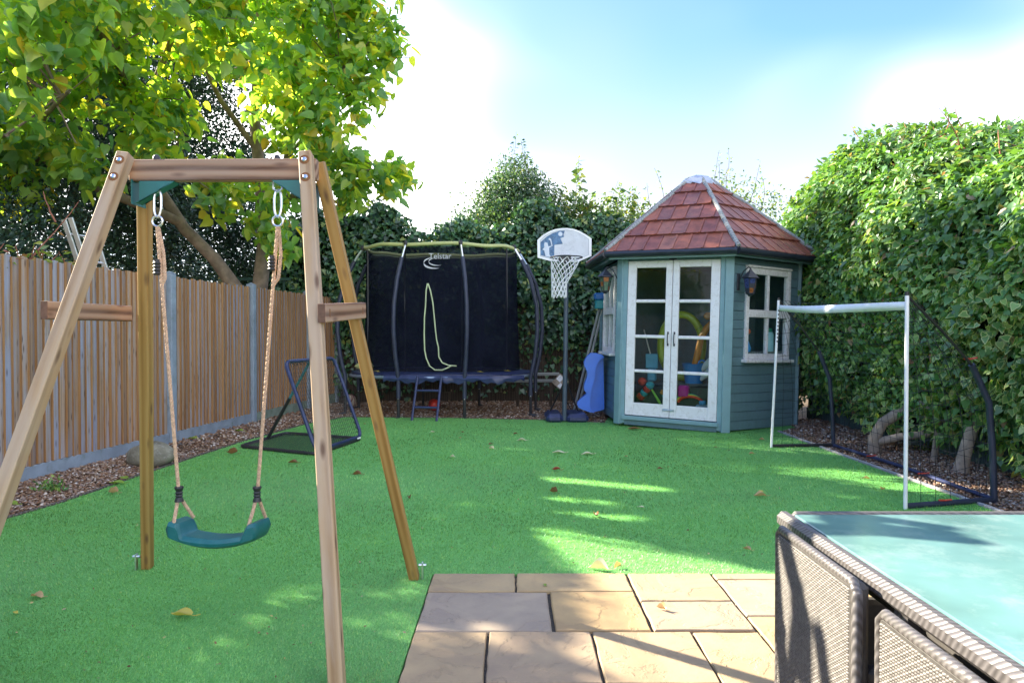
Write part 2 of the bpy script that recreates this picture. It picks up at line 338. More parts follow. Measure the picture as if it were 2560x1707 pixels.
MT['grey_wood'] = M_wood('silvered_wood', [(0.16, 0.17, 0.17), (0.27, 0.29, 0.29), (0.36, 0.38, 0.38)], rough=0.8)
MT['edging'] = M_wood('edging_timber', [(0.05, 0.04, 0.035), (0.10, 0.08, 0.07), (0.16, 0.14, 0.13)], rough=0.9, knots=False)
MT['edging_grey'] = M_plain('grey_edging', (0.36, 0.35, 0.36), 0.8, 0.2, 8, bump=0.2)
MT['steel'] = M_plain('galvanised_steel', (0.68, 0.70, 0.72), 0.32, 0.12, 30, metal=1.0)
MT['bolt'] = M_plain('bolt', (0.75, 0.76, 0.80), 0.3, 0.1, 30, metal=1.0)
MT['hole'] = M_plain('drilled_hole', (0.20, 0.085, 0.03), 0.9, 0.2, 40)
MT['green_metal'] = M_plain('green_bracket', (0.012, 0.13, 0.13), 0.42, 0.1, 10)
MT['seat'] = M_plain('seat_plastic', (0.008, 0.115, 0.125), 0.42, 0.12, 12, bump=0.06, bscale=120, dirt=(0.10, 0.22, 0.22), dirtamt=0.25)
MT['rope'] = M_plain('rope', (0.56, 0.38, 0.26), 0.9, 0.25, 80, bump=0.4, bscale=300)
MT['black'] = M_plain('black_plastic', (0.022, 0.022, 0.026), 0.45, 0.2, 30)
MT['navy'] = M_plain('navy_sleeve', (0.028, 0.035, 0.065), 0.5, 0.25, 9, bump=0.1, bscale=60)
MT['navy_metal'] = M_plain('navy_painted_metal', (0.025, 0.035, 0.10), 0.35, 0.2, 10)
MT['blue_steel'] = M_plain('bluish_steel', (0.32, 0.40, 0.50), 0.35, 0.15, 12, metal=0.7)
MT['bed'] = M_plain('jump_bed', (0.012, 0.013, 0.018), 0.7, 0.2, 30)
MT['lime'] = M_plain('lime_foam', (0.46, 0.49, 0.20), 0.6, 0.15, 5, dirt=(0.45, 0.52, 0.30), dirtamt=0.5)
MT['lime_pale'] = M_plain('pale_lime_tape', (0.52, 0.60, 0.36), 0.7, 0.15, 6)
MT['net_dark'] = M_net('enclosure_net', (0.010, 0.012, 0.022), 0.74)
MT['white'] = M_plain('white_paint', (0.80, 0.80, 0.83), 0.45, 0.04, 8, bump=0.05, bscale=30, dirt=(0.42, 0.38, 0.33), dirtamt=0.45)
MT['white_old'] = M_plain('chipped_white_paint', (0.70, 0.70, 0.73), 0.55, 0.08, 14, bump=0.2, bscale=60, dirt=(0.30, 0.26, 0.22), dirtamt=0.6)
MT['white_plain'] = M_plain('white_metal', (0.82, 0.83, 0.86), 0.35, 0.04, 10)
MT['white_cloth'] = M_plain('white_cloth', (0.85, 0.86, 0.88), 0.8, 0.04, 10)
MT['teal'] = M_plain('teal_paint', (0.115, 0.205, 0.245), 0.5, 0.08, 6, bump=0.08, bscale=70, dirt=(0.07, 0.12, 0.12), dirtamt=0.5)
MT['teal_lit'] = M_plain('teal_paint_lit', (0.20, 0.345, 0.39), 0.5, 0.07, 6, bump=0.08, bscale=70, dirt=(0.14, 0.24, 0.26), dirtamt=0.25)  # the wall teal lightened in colour for front parts that catch the light
m_tile_stops = [(0.0, (0.27, 0.085, 0.052)), (0.3, (0.33, 0.115, 0.07)), (0.6, (0.21, 0.068, 0.058)), (0.8, (0.29, 0.12, 0.085)), (1.0, (0.18, 0.072, 0.078))]
def M_tile():
    m, n, nd, L = new_mat('clay_tile')
    o = nd('ShaderNodeOutputMaterial'); p = nd('ShaderNodeBsdfPrincipled'); L(p.outputs[0], o.inputs[0])
    oi = nd('ShaderNodeObjectInfo'); r = ramp(nd, m_tile_stops); L(oi.outputs['Random'], r.inputs['Fac'])
    t = nd('ShaderNodeTexCoord'); a = nd('ShaderNodeTexNoise'); a.inputs['Scale'].default_value = 7; a.inputs['Detail'].default_value = 8; a.inputs['Roughness'].default_value = 0.65; L(t.outputs['Object'], a.inputs['Vector'])
    rr = ramp(nd, [(0.35, (0.55, 0.5, 0.55)), (0.65, (1.25, 1.2, 1.15))]); L(a.outputs['Fac'], rr.inputs['Fac'])
    mo = nd('ShaderNodeMix', data_type='RGBA', blend_type='MULTIPLY'); mo.inputs['Factor'].default_value = 0.8; L(r.outputs['Color'], mo.inputs['A']); L(rr.outputs['Color'], mo.inputs['B'])
    ms = nd('ShaderNodeTexNoise'); ms.inputs['Scale'].default_value = 11; ms.inputs['Detail'].default_value = 9; ms.inputs['Roughness'].default_value = 0.75
    ad2 = nd('ShaderNodeVectorMath', operation='ADD'); cb2 = nd('ShaderNodeCombineXYZ'); L(oi.outputs['Random'], cb2.inputs[0]); L(oi.outputs['Random'], cb2.inputs[1]); sc2 = nd('ShaderNodeVectorMath', operation='SCALE'); sc2.inputs['Scale'].default_value = 23.0; L(cb2.outputs[0], sc2.inputs[0]); L(t.outputs['Object'], ad2.inputs[0]); L(sc2.outputs[0], ad2.inputs[1]); L(ad2.outputs[0], ms.inputs['Vector']); L(ad2.outputs[0], a.inputs['Vector'])
    mr = ramp(nd, [(0.55, 0.0), (0.72, 0.7)]); L(ms.outputs['Fac'], mr.inputs['Fac']); mm_ = nd('ShaderNodeMix', data_type='RGBA'); mm_.inputs['B'].default_value = (0.085, 0.07, 0.06, 1); L(mr.outputs['Color'], mm_.inputs['Factor']); L(mo.outputs['Result'], mm_.inputs['A'])
    L(mm_.outputs['Result'], p.inputs['Base Color']); p.inputs['Roughness'].default_value = 0.55
    bp = nd('ShaderNodeBump'); bp.inputs['Strength'].default_value = 0.15; bp.inputs['Distance'].default_value = 0.01; L(a.outputs['Fac'], bp.inputs['Height']); L(bp.outputs[0], p.inputs['Normal'])
    return m
MT['tile'] = M_tile()
MT['lead'] = M_plain('lead_sheet', (0.42, 0.47, 0.58), 0.5, 0.18, 10, bump=0.5, bscale=14, metal=0.2)
MT['gutter'] = M_plain('black_gutter', (0.022, 0.028, 0.045), 0.35, 0.2, 10)
MT['glass'] = M_glass('window_glass')
MT['frost'] = M_plain('frosted_table_glass', (0.12, 0.235, 0.24), 0.12, 0.25, 3, spec=0.6, dirt=(0.23, 0.33, 0.33), dirtamt=0.85)
MT['iron'] = M_plain('lantern_iron', (0.03, 0.035, 0.05), 0.5, 0.2, 30, bump=0.1)
MT['amber'] = M_plain('amber_glass', (0.26, 0.09, 0.025), 0.3, 0.4, 30)
MT['cobalt'] = M_plain('cobalt_glass', (0.03, 0.05, 0.17), 0.3, 0.5, 40)
MT['leafglass'] = M_plain('green_glass', (0.07, 0.14, 0.09), 0.3, 0.4, 30)
MT['bark'] = M_plain('bark', (0.22, 0.165, 0.12), 0.9, 0.3, 9, bump=0.8, bscale=22, dirt=(0.10, 0.10, 0.06), dirtamt=0.5)
MT['bark_pale'] = M_plain('pale_bark', (0.30, 0.24, 0.19), 0.9, 0.3, 9, bump=0.9, bscale=26, dirt=(0.14, 0.11, 0.08), dirtamt=0.6)
MT['twig'] = M_plain('twig', (0.13, 0.09, 0.06), 0.9, 0.3, 20)
MT['twig_red'] = M_plain('reddish_twig', (0.26, 0.10, 0.06), 0.8, 0.3, 20)
MT['catalpa'] = M_leaf('catalpa_leaf', [(0.0, (0.12, 0.29, 0.12)), (0.3, (0.19, 0.38, 0.115)), (0.55, (0.27, 0.46, 0.10)), (0.8, (0.40, 0.54, 0.095)), (0.96, (0.55, 0.54, 0.09)), (1.0, (0.50, 0.36, 0.07))], trans=0.66, tcol=(1.8, 1.6, 0.45), gloss=0.03)
MT['yew'] = M_leaf('evergreen_leaf', [(0.0, (0.014, 0.036, 0.026)), (0.6, (0.030, 0.072, 0.048)), (1.0, (0.065, 0.13, 0.075))], trans=0.12, gloss=0.05)
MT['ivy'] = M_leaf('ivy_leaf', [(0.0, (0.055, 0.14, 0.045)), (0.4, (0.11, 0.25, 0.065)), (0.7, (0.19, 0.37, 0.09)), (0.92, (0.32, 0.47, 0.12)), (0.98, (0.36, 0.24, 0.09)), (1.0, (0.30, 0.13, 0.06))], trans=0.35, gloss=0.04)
MT['ivy_var'] = M_leaf('variegated_ivy_leaf', [(0.0, (0.07, 0.20, 0.055)), (0.6, (0.15, 0.32, 0.08)), (1.0, (0.28, 0.43, 0.11))], trans=0.35, gloss=0.04, rimcol=(0.55, 0.60, 0.24), rimat=0.70)
MT['creeper'] = M_leaf('creeper_leaf', [(0.0, (0.045, 0.13, 0.035)), (0.4, (0.085, 0.21, 0.05)), (0.8, (0.155, 0.31, 0.07)), (0.95, (0.25, 0.38, 0.10)), (1.0, (0.32, 0.18, 0.11))], trans=0.35, gloss=0.06)
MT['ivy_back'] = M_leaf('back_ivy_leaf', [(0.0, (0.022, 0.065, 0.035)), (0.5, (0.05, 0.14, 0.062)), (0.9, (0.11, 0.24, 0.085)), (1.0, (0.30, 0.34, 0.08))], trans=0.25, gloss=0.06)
MT['shrub'] = M_leaf('shrub_leaf', [(0.0, (0.035, 0.09, 0.05)), (0.6, (0.08, 0.165, 0.08)), (0.95, (0.15, 0.25, 0.09)), (1.0, (0.36, 0.34, 0.07))], trans=0.3, gloss=0.05)
MT['shrub_light'] = M_leaf('light_shrub_leaf', [(0.0, (0.06, 0.13, 0.06)), (0.5, (0.13, 0.22, 0.07)), (0.85, (0.22, 0.30, 0.08)), (1.0, (0.40, 0.33, 0.07))], trans=0.4, gloss=0.05)
MT['vine'] = M_leaf('vine_leaf', [(0.0, (0.10, 0.18, 0.04)), (0.5, (0.24, 0.32, 0.06)), (0.8, (0.36, 0.36, 0.10)), (1.0, (0.32, 0.10, 0.07))], trans=0.45, gloss=0.05)
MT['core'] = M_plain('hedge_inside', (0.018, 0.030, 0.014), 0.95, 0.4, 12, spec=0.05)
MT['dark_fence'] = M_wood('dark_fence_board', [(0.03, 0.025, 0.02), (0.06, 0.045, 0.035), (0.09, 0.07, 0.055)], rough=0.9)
MT['green_fence'] = M_wood('green_fence_board', [(0.045, 0.075, 0.075), (0.075, 0.12, 0.115), (0.10, 0.15, 0.14)], rough=0.8)
MT['rattan'] = M_island('rattan_strand', [(0.0, (0.075, 0.067, 0.063)), (0.5, (0.10, 0.09, 0.084)), (1.0, (0.135, 0.122, 0.115))], 0.5, 0.5)
MT['rattan_back'] = M_plain('rattan_ground', (0.045, 0.04, 0.038), 0.7, 0.3, 60)

def M_rattan_wrap():
    m, n, nd, L = new_mat('rattan_wrap')
    o = nd('ShaderNodeOutputMaterial'); p = nd('ShaderNodeBsdfPrincipled'); L(p.outputs[0], o.inputs[0])
    t = nd('ShaderNodeTexCoord'); mp = nd('ShaderNodeMapping'); mp.inputs['Rotation'].default_value = (0.35, 0.3, 0.0); L(t.outputs['Object'], mp.inputs['Vector'])
    w = nd('ShaderNodeTexWave', wave_type='BANDS', bands_direction='DIAGONAL'); w.inputs['Scale'].default_value = 26; w.inputs['Distortion'].default_value = 2.0; w.inputs['Detail'].default_value = 2; L(mp.outputs[0], w.inputs['Vector'])
    a = nd('ShaderNodeTexNoise'); a.inputs['Scale'].default_value = 45; a.inputs['Detail'].default_value = 3; L(t.outputs['Object'], a.inputs['Vector'])
    mm = nd('ShaderNodeMix', data_type='FLOAT'); mm.inputs['Factor'].default_value = 0.5; L(w.outputs['Fac'], mm.inputs['A']); L(a.outputs['Fac'], mm.inputs['B'])
    r = ramp(nd, [(0.2, (0.055, 0.05, 0.05)), (0.8, (0.115, 0.105, 0.107))]); L(mm.outputs['Result'], r.inputs['Fac']); L(r.outputs['Color'], p.inputs['Base Color'])
    p.inputs['Roughness'].default_value = 0.42
    bp = nd('ShaderNodeBump'); bp.inputs['Strength'].default_value = 0.35; bp.inputs['Distance'].default_value = 0.004; L(w.outputs['Fac'], bp.inputs['Height']); L(bp.outputs[0], p.inputs['Normal'])
    return m
MT['wrap'] = M_rattan_wrap()
def M_slab():
    m, n, nd, L = new_mat('riven_sandstone')
    o = nd('ShaderNodeOutputMaterial'); p = nd('ShaderNodeBsdfPrincipled'); L(p.outputs[0], o.inputs[0])
    oi = nd('ShaderNodeObjectInfo'); r = ramp(nd, [(0.0, (0.39, 0.27, 0.135)), (0.25, (0.29, 0.24, 0.20)), (0.5, (0.37, 0.27, 0.155)), (0.75, (0.41, 0.295, 0.145)), (1.0, (0.32, 0.26, 0.205))]); L(oi.outputs['Random'], r.inputs['Fac'])
    t = nd('ShaderNodeTexCoord'); a = nd('ShaderNodeTexNoise'); a.inputs['Scale'].default_value = 3.2; a.inputs['Detail'].default_value = 9; a.inputs['Roughness'].default_value = 0.6; a.inputs['Distortion'].default_value = 0.5
    ad = nd('ShaderNodeVectorMath', operation='ADD'); cb = nd('ShaderNodeCombineXYZ'); mu = nd('ShaderNodeMath', operation='MULTIPLY'); mu.inputs[1].default_value = 40; L(oi.outputs['Random'], mu.inputs[0])
    for i in range(3): L(mu.outputs[0], cb.inputs[i])
    L(t.outputs['Object'], ad.inputs[0]); L(cb.outputs[0], ad.inputs[1]); L(ad.outputs[0], a.inputs['Vector'])
    rr = ramp(nd, [(0.32, (0.78, 0.76, 0.80)), (0.68, (1.14, 1.12, 1.05))]); L(a.outputs['Fac'], rr.inputs['Fac'])
    mo = nd('ShaderNodeMix', data_type='RGBA', blend_type='MULTIPLY'); mo.inputs['Factor'].default_value = 1.0; L(r.outputs['Color'], mo.inputs['A']); L(rr.outputs['Color'], mo.inputs['B'])
    L(mo.outputs['Result'], p.inputs['Base Color']); p.inputs['Roughness'].default_value = 0.75
    f = nd('ShaderNodeTexNoise'); f.inputs['Scale'].default_value = 7; f.inputs['Detail'].default_value = 10; f.inputs['Roughness'].default_value = 0.7; L(ad.outputs[0], f.inputs['Vector'])
    st = ramp(nd, [(0.47, 0.0), (0.5, 0.6), (0.53, 0.65)]); L(a.outputs['Fac'], st.inputs['Fac'])
    hh = nd('ShaderNodeMath', operation='ADD'); L(f.outputs['Fac'], hh.inputs[0]); L(st.outputs['Color'], hh.inputs[1])
    bp = nd('ShaderNodeBump'); bp.inputs['Strength'].default_value = 0.6; bp.inputs['Distance'].default_value = 0.008; L(hh.outputs[0], bp.inputs['Height']); L(bp.outputs[0], p.inputs['Normal'])
    return m
MT['slab'] = M_slab()
def colour(name, c, rough=0.4): 
    if name not in MT: MT[name] = M_plain(name, c, rough, 0.1, 8)
    return MT[name]

# ------------------------------------------------------------------ where the sun comes through the crowns
LIT = [(0.10, 4.78), (1.20, 3.95), (2.2, 3.15), (4.5, 1.5), (4.5, -3), (0.30, -3), (0.34, 2.6), (0.42, 3.3), (0.36, 3.7), (0.22, 4.1)]
STREAKS = [((0.35, 6.15), (1.25, 5.75), 0.10), ((0.25, 5.45), (0.75, 5.3), 0.07), ((0.25, 5.05), (0.9, 4.85), 0.05)]
def in_poly(x, y, poly):
    c = np.zeros(x.shape, bool); n = len(poly)
    for i in range(n):
        x0, y0 = poly[i]; x1, y1 = poly[i - 1]
        c ^= ((y0 > y) != (y1 > y)) & (x < (x1 - x0) * (y - y0) / (y1 - y0 + 1e-12) + x0)
    return c
def sun_gap(P):
    """True where a leaf would stand in the way of the patch of sun on patio and lawn"""
    k = P[:, 2] / math.tan(SUN_EL); g = P[:, :2] + k[:, None] * np.array([math.sin(SUN_AZ), -math.cos(SUN_AZ)])
    q = in_poly(g[:, 0], g[:, 1], LIT)
    k2 = (P[:, 2] - 0.74) / math.tan(SUN_EL); g2 = P[:, :2] + k2[:, None] * np.array([math.sin(SUN_AZ), -math.cos(SUN_AZ)])
    q |= (g2[:, 0] > 0.7) & (g2[:, 0] < 3) & (g2[:, 1] > 0.6) & (g2[:, 1] < 2.35)
    for (a, b, w) in STREAKS:
        a = np.array(a); d = np.array(b) - a; t = np.clip(((g - a) @ d) / (d @ d), 0, 1)
        q |= np.linalg.norm(g - a - t[:, None] * d, axis=1) < w
    return q
def keep_out(P):
    m = sun_gap(P); pass
    return ~m

# ================================================================== THE GROUND
def sheet(name, poly, z, mat, th=0.0):
    mb = MB()
    if th: mb.prism(poly, z - th, z)
    else: mb.add([(x, y, z) for x, y in poly], [tuple(range(len(poly)))])
    return mb.build(name, mat)
g = sheet('ground', [(-400, -60), (400, -60), (400, 900), (-400, 900)], -0.09, MT['soil']); tag(g, kind='structure')
LAWN = [(-3.62, -3), (-3.60, 4.8), (-3.50, 5.3), (-3.44, 6.2), (-3.36, 7.2), (-3.26, 8.2), (-2.95, 9.85), (-2.6, 10.62), (-1.0, 10.52), (0.6, 10.25), (1.35, 9.95), (1.5, 10.6), (4.0, 10.6), (3.95, 9.5), (3.53, 9.1), (3.53, 7.5), (3.56, 6.1), (3.58, 5.1), (3.6, 3.735), (-0.437, 3.735), (-0.437, -3)]
lawn = sheet('lawn', LAWN, 0.0, MT['turf'], 0.03); tag(lawn, 'green artificial turf lawn of the garden', 'lawn', kind='structure')
bed = sheet('gravel_path', [(-4.8, -3), (4.7, -3), (4.7, 13.6), (-4.8, 13.6)], -0.035, MT['gravel_bed']); tag(bed, 'brown gravel border round the lawn', 'gravel', kind='structure')
def edging(name, pts, h, w, mat, label):
    mb = MB()
    for (x0, y0), (x1, y1) in zip(pts[:-1], pts[1:]):
        M = frame((x0, y0, 0), (x1, y1, 0), (0, 0, 1)); ln = math.dist((x0, y0), (x1, y1))
        mb.cbox((-0.06, -w/2, 0), (h, w/2, ln + 0.002), 0.003, M)
    o = mb.build(name, mat); tag(o, label, 'edging', kind='structure')
edging('lawn_edging', [(-3.63, 2.0)] + [(x - 0.02, y) for x, y in LAWN[1:8]] + [(-2.62, 10.64)], 0.012, 0.03, MT['edging'], 'dark timber strip edging the lawn along the fence side')
edging('lawn_edging', [(3.56, 9.1), (3.56, 7.5), (3.59, 6.1), (3.61, 5.1), (3.63, 3.0)], 0.015, 0.03, MT['edging_grey'], 'pale grey strip edging the lawn along the ivy hedge side')
edging('lawn_edging', [(-2.58, 10.64), (-1.0, 10.54), (0.6, 10.27), (1.34, 9.97)], 0.006, 0.025, MT['edging'], 'thin dark strip edging the lawn in front of the trampoline')

# blades of the turf
def turf_blades():
    n = 840000
    u = RNG.random(n); y0, y1 = 1.5, 11.0
    Y = 1 / (1 / y0 - u * (1 / y0 - 1 / y1)); X = RNG.uniform(-1, 1, n) * (0.80 * Y + 0.9)
    ok = in_poly(X, Y, LAWN) & ~((X > -0.44) & (Y < 3.735)) & (np.abs(X) < 3.64)
    X, Y = X[ok], Y[ok]; n = len(X)
    a = 1.4 * np.sin(.8 * X + .5 * Y) + 1.1 * np.sin(1.9 * Y - .7 * X + 2) + RNG.normal(-1.2, 1.0, n); lean = RNG.uniform(0.3, 1.25, n); s = np.clip(Y / 3.4, 0.9, 2.6)
    ln = RNG.uniform(0.010, 0.019, n) * np.clip(s, 1, 1.6); w = RNG.uniform(0.0012, 0.0021, n) * s
    d = np.stack([np.cos(a) * np.sin(lean), np.sin(a) * np.sin(lean), np.cos(lean)], 1)
    sd = np.stack([-np.sin(a), np.cos(a), np.zeros(n)], 1)
    P = np.stack([X, Y, np.full(n, -0.001)], 1)
    V = np.stack([P - sd * w[:, None], P + sd * w[:, None], P + d * ln[:, None]], 1).reshape(-1, 3)
    return fast_mesh('grass', V, np.arange(3 * n).reshape(-1, 3))
gr = link('grass', turf_blades(), MT['blade']); tag(gr, 'short bright green blades of the artificial lawn', 'grass', kind='stuff')

# crumbs of leaf and soil lying in the turf
n = 520; Yc = 1 / (1 / 2.4 - RNG.random(n) * (1 / 2.4 - 1 / 10.8)); Xc = RNG.uniform(-1, 1, n) * np.minimum(3.5, .8 * Yc); okc = in_poly(Xc, Yc, LAWN); Xc, Yc = Xc[okc], Yc[okc]; n = len(Xc)
Pc = np.stack([Xc, Yc, np.full(n, .012)], 1); Dc = RNG.normal(size=(n, 3)); Dc[:, 2] *= .25; Nc = RNG.normal(size=(n, 3)) * .4 + np.array([0, 0, 1.0])
tag(link('lawn_litter', leaves_mesh('lawn_litter', Pc, Dc, unit(Nc), RNG.uniform(.008, .022, n), SMALL), M_island('litter_crumb', [(0, (.10, .06, .03)), (.5, (.24, .15, .08)), (.85, (.40, .33, .20)), (1, (.5, .42, .12))])), 'tiny crumbs of leaf scattered through the turf', 'litter', kind='stuff')
# pebbles of the borders
def pebbles():
    t = (1 + 5 ** .5) / 2
    ico = np.array([(-1,t,0),(1,t,0),(-1,-t,0),(1,-t,0),(0,-1,t),(0,1,t),(0,-1,-t),(0,1,-t),(t,0,-1),(t,0,1),(-t,0,-1),(-t,0,1)], float); ico /= np.linalg.norm(ico[0])
    fc = np.array([(0,11,5),(0,5,1),(0,1,7),(0,7,10),(0,10,11),(1,5,9),(5,11,4),(11,10,2),(10,7,6),(7,1,8),(3,9,4),(3,4,2),(3,2,6),(3,6,8),(3,8,9),(4,9,5),(2,4,11),(6,2,10),(8,6,7),(9,8,1)])
    Xs, Ys = [], []
    def area(x0, x1, y0, y1, n, f=None):
        X = RNG.uniform(x0, x1, n); Y = RNG.uniform(y0, y1, n)
        ok = ~in_poly(X, Y, [(x * 1.004, y) for x, y in LAWN])
        if f is not None: ok &= f(X, Y)
        Xs.append(X[ok]); Ys.append(Y[ok])
    area(-4.5, -3.3, 3.2, 7.5, 15000, lambda X, Y: X > -4.06 + 0.12 * (Y - 8.1) + 0.03)
    area(-4.3, -2.5, 7.5, 12.8, 9000, lambda X, Y: X > -4.06 + 0.12 * (Y - 8.1) + 0.03)
    area(3.5, 4.6, 4.0, 7.5, 9000); area(3.5, 4.6, 7.5, 10.2, 4000)
    area(-2.8, 1.5, 9.9, 13.3, 8500)
    X = np.concatenate(Xs); Y = np.concatenate(Ys); n = len(X)
    s = RNG.uniform(0.007, 0.016, n) * (1 + 0.3 * (Y > 8)); sq = np.stack([RNG.uniform(.8, 1.5, n), RNG.uniform(.7, 1.2, n), RNG.uniform(.4, .8, n)], 1) * s[:, None]
    a = RNG.uniform(0, 2 * np.pi, n); c, d = np.cos(a), np.sin(a)
    V = ico[None] * sq[:, None, :]
    V = np.stack([V[..., 0] * c[:, None] - V[..., 1] * d[:, None], V[..., 0] * d[:, None] + V[..., 1] * c[:, None], V[..., 2] + 0.35 * V[..., 0] * RNG.uniform(-1, 1, (n, 1))], 2)
    bank = np.where(X < -3.0, 0.035 * np.clip((-3.45 - X) / 0.5, 0, 1), 0) + np.where(X > 3.5, 0.05 * np.clip((X - 3.6) / 0.9, 0, 1), 0)
    V += np.stack([X, Y, -0.03 + bank + RNG.uniform(0, 0.022, n)], 1)[:, None, :]
    F = fc[None] + (np.arange(n) * 12)[:, None, None]
    return fast_mesh('gravel', V.reshape(-1, 3), F.reshape(-1, 3), smooth=True)
pb = link('gravel', pebbles(), MT['pebble']); tag(pb, 'loose brown and tan pebbles of the borders', 'gravel', kind='stuff')
for nm, poly in (('gravel_bank', [(-3.66, 2.0), (-3.55, 5.3), (-3.3, 8.2), (-3.0, 9.9), (-3.55, 12.3), (-4.02, 8.2), (-4.85, 2.0)]),):
    mb = MB(); mb.add([(x, y, -0.02 + 0.04 * (x < -3.5 - 0.03 * (8 - y))) for x, y in poly], [tuple(range(len(poly)))])

# patio
patio = sheet('patio', [(-0.435, -3), (4.6, -3), (4.6, 3.73), (-0.435, 3.73)], -0.012, MT['soil'], 0.05)
patio.data.materials.clear(); patio.data.materials.append(M_plain('patio_joint', (0.05, 0.043, 0.035), 0.95, 0.4, 60, bump=0.6)); tag(patio, 'sandstone slab patio beside the lawn', 'patio', kind='structure')
SLABS = [(-.43, .015, 3.475, 3.73), (.025, .62, 3.475, 3.73), (.635, 1.085, 3.35, 3.73), (-.43, .18, 3.015, 3.465), (.195, .62, 3.015, 3.465), (.635, 1.085, 3.02, 3.338),
         (1.10, 1.56, 3.65, 3.73), (1.10, 1.56, 3.18, 3.64), (1.10, 1.56, 2.72, 3.168), (1.57, 2.17, 3.28, 3.73), (1.57, 2.17, 2.83, 3.27), (2.18, 2.63, 2.98, 3.73), (2.64, 3.24, 3.43, 3.73), (2.64, 3.24, 2.98, 3.42), (3.25, 3.70, 2.98, 3.73), (3.71, 4.58, 2.98, 3.73),
         (-.43, -.11, 2.56, 3.003), (-.10, .345, 2.56, 3.003), (.357, .79, 2.56, 3.003), (.80, 1.088, 2.56, 3.003)]
y = 2.55; k = 0
while y > -1.0:
    hgt = (0.45, 0.30, 0.60)[k % 3]; x = -.43; j = k
    while x < 3.2:
        w = (0.60, 0.45, 0.90, 0.45)[j % 4]; x1 = x + w; top = y
        if 1.05 < x1 and x < 1.57 and y > 2.5: pass
        SLABS.append((x, x1 - 0.011, y - hgt + 0.011, y)); x = x1; j += 1
    y -= hgt; k += 1
SLABS = [s for s in SLABS if not (s[3] <= 2.551 and s[3] > 2.5 and False)]
def slab(x0, x1, y0, y1):
    jx = [random.uniform(-.005, .005) for _ in range(8)]
    mb = MB(); cx, cy = (x0 + x1) / 2, (y0 + y1) / 2; n = 7
    # riven outline: slightly wavering edge, chamfered
    pts = []
    for (ax, ay, bx, by) in ((x0, y0, x1, y0), (x1, y0, x1, y1), (x1, y1, x0, y1), (x0, y1, x0, y0)):
        for i in range(n):
            t = i / n; wob = random.uniform(-.0028, .0028)
            px, py = ax + (bx - ax) * t - cx, ay + (by - ay) * t - cy
            if ay == by: py += wob
            else: px += wob
            pts.append((px, py))
    m = len(pts); z1 = 0.004 + random.uniform(-.002, .002)
    vs = [(a, b, -0.03) for a, b in pts] + [(a, b, z1 - 0.006) for a, b in pts] + [(a * 0.975 if abs(a) > .05 else a, b * 0.975 if abs(b) > .05 else b, z1) for a, b in pts]
    fs = [(i, (i + 1) % m, m + (i + 1) % m, m + i) for i in range(m)] + [(m + i, m + (i + 1) % m, 2 * m + (i + 1) % m, 2 * m + i) for i in range(m)] + [tuple(range(2 * m, 3 * m))]
    mb.add(vs, fs); mb.build('paving_slab', MT['slab'], patio, M=Matrix.Translation((cx, cy, 0)))
for s in SLABS: slab(*s)

# ================================================================== SIDE FENCE
FA = math.atan(0.12)
def fence_x(y): return -4.06 + 0.12 * (y - 8.1)
fence = thing('fence', 'weathered vertical board fence with concrete posts and gravel boards', 'fence', (fence_x(4.2), 4.2, 0))
U = Vector((math.sin(FA), math.cos(FA), 0)); NRM = Vector((math.cos(FA), -math.sin(FA), 0))
def fpt(s, off=0, z=0): return Vector((fence_x(8.1), 8.1, 0)) + U * s + NRM * off + Vector((0, 0, z))
def fM(s, off=0, z=0):
    M = Matrix((NRM, U, Vector((0, 0, 1)))).transposed().to_4x4(); M.translation = fpt(s, off, z); return M
posts_s = [-13.6, -11.66, -9.72, -7.78, -5.84, -3.9, 0.0, 1.945, 3.89, 5.2]
for s in posts_s:
    mb = MB(); mb.cbox((-0.055, -0.05, -0.1), (0.058, 0.05, 2.02), 0.008)
    mb.add([(-.055, -.05, 2.02), (.058, -.05, 2.02), (.058, .05, 2.02), (-.055, .05, 2.02), (0, 0, 2.05)], [(0, 1, 4), (1, 2, 4), (2, 3, 4), (3, 0, 4)])
    mb.build('post', MT['concrete'], fence, M=fM(s))
for i, (a, b) in enumerate(zip(posts_s[:-1], posts_s[1:])):
    MB().cbox((-0.028, 0.052, -0.1), (0.022, b - a - 0.052, 0.135), 0.005).build('gravel_board', MT['concrete'] if i < 7 else MT['mossy_concrete'], fence, M=fM(a))
    for zz in (0.45, 1.05, 1.70):
        MB().cbox((-0.06, 0.052, zz - 0.04), (-0.012, b - a - 0.052, zz + 0.04), 0.004).build('rail', MT['board_edge'], fence, M=fM(a))
bmesh_variants = []
for v in range(4):
    mb = MB(); w = 0.100; t0 = 0.032; t1 = 0.004; hh = 1.845
    sec = [(0.0 - 0.0, 0), (t0, 0), (t1, w), (0, w)]
    nz_ = 2
    zs = [0, hh + random.uniform(-.008, .008)]
    vs = [(x, y_, z) for z in zs for x, y_ in sec]
    fs = [(1, 2, 6, 5)], [(0, 1, 5, 4)], [(2, 3, 7, 6), (3, 0, 4, 7), (0, 3, 2, 1), (4, 5, 6, 7)]
    mb.add(vs, fs[0] + fs[2], 0); mb.add(vs, fs[1], 1)
    bmesh_variants.append(mb.mesh('board'))
    for m in (MT['board'], MT['board_edge']): bmesh_variants[-1].materials.append(m)
s = -13.5; i = 0
while s < 5.1:
    if not any(abs(s + 0.05 - p) < 0.055 for p in posts_s):
        link('board', bmesh_variants[i % 4], None, fence, fM(s, random.uniform(-.004, .004), 0.137 + random.uniform(-.007, .004)) @ Matrix.Rotation(random.uniform(-.003, .003), 4, 'X'))
    s += 0.086 + random.uniform(-.004, .004); i += 1

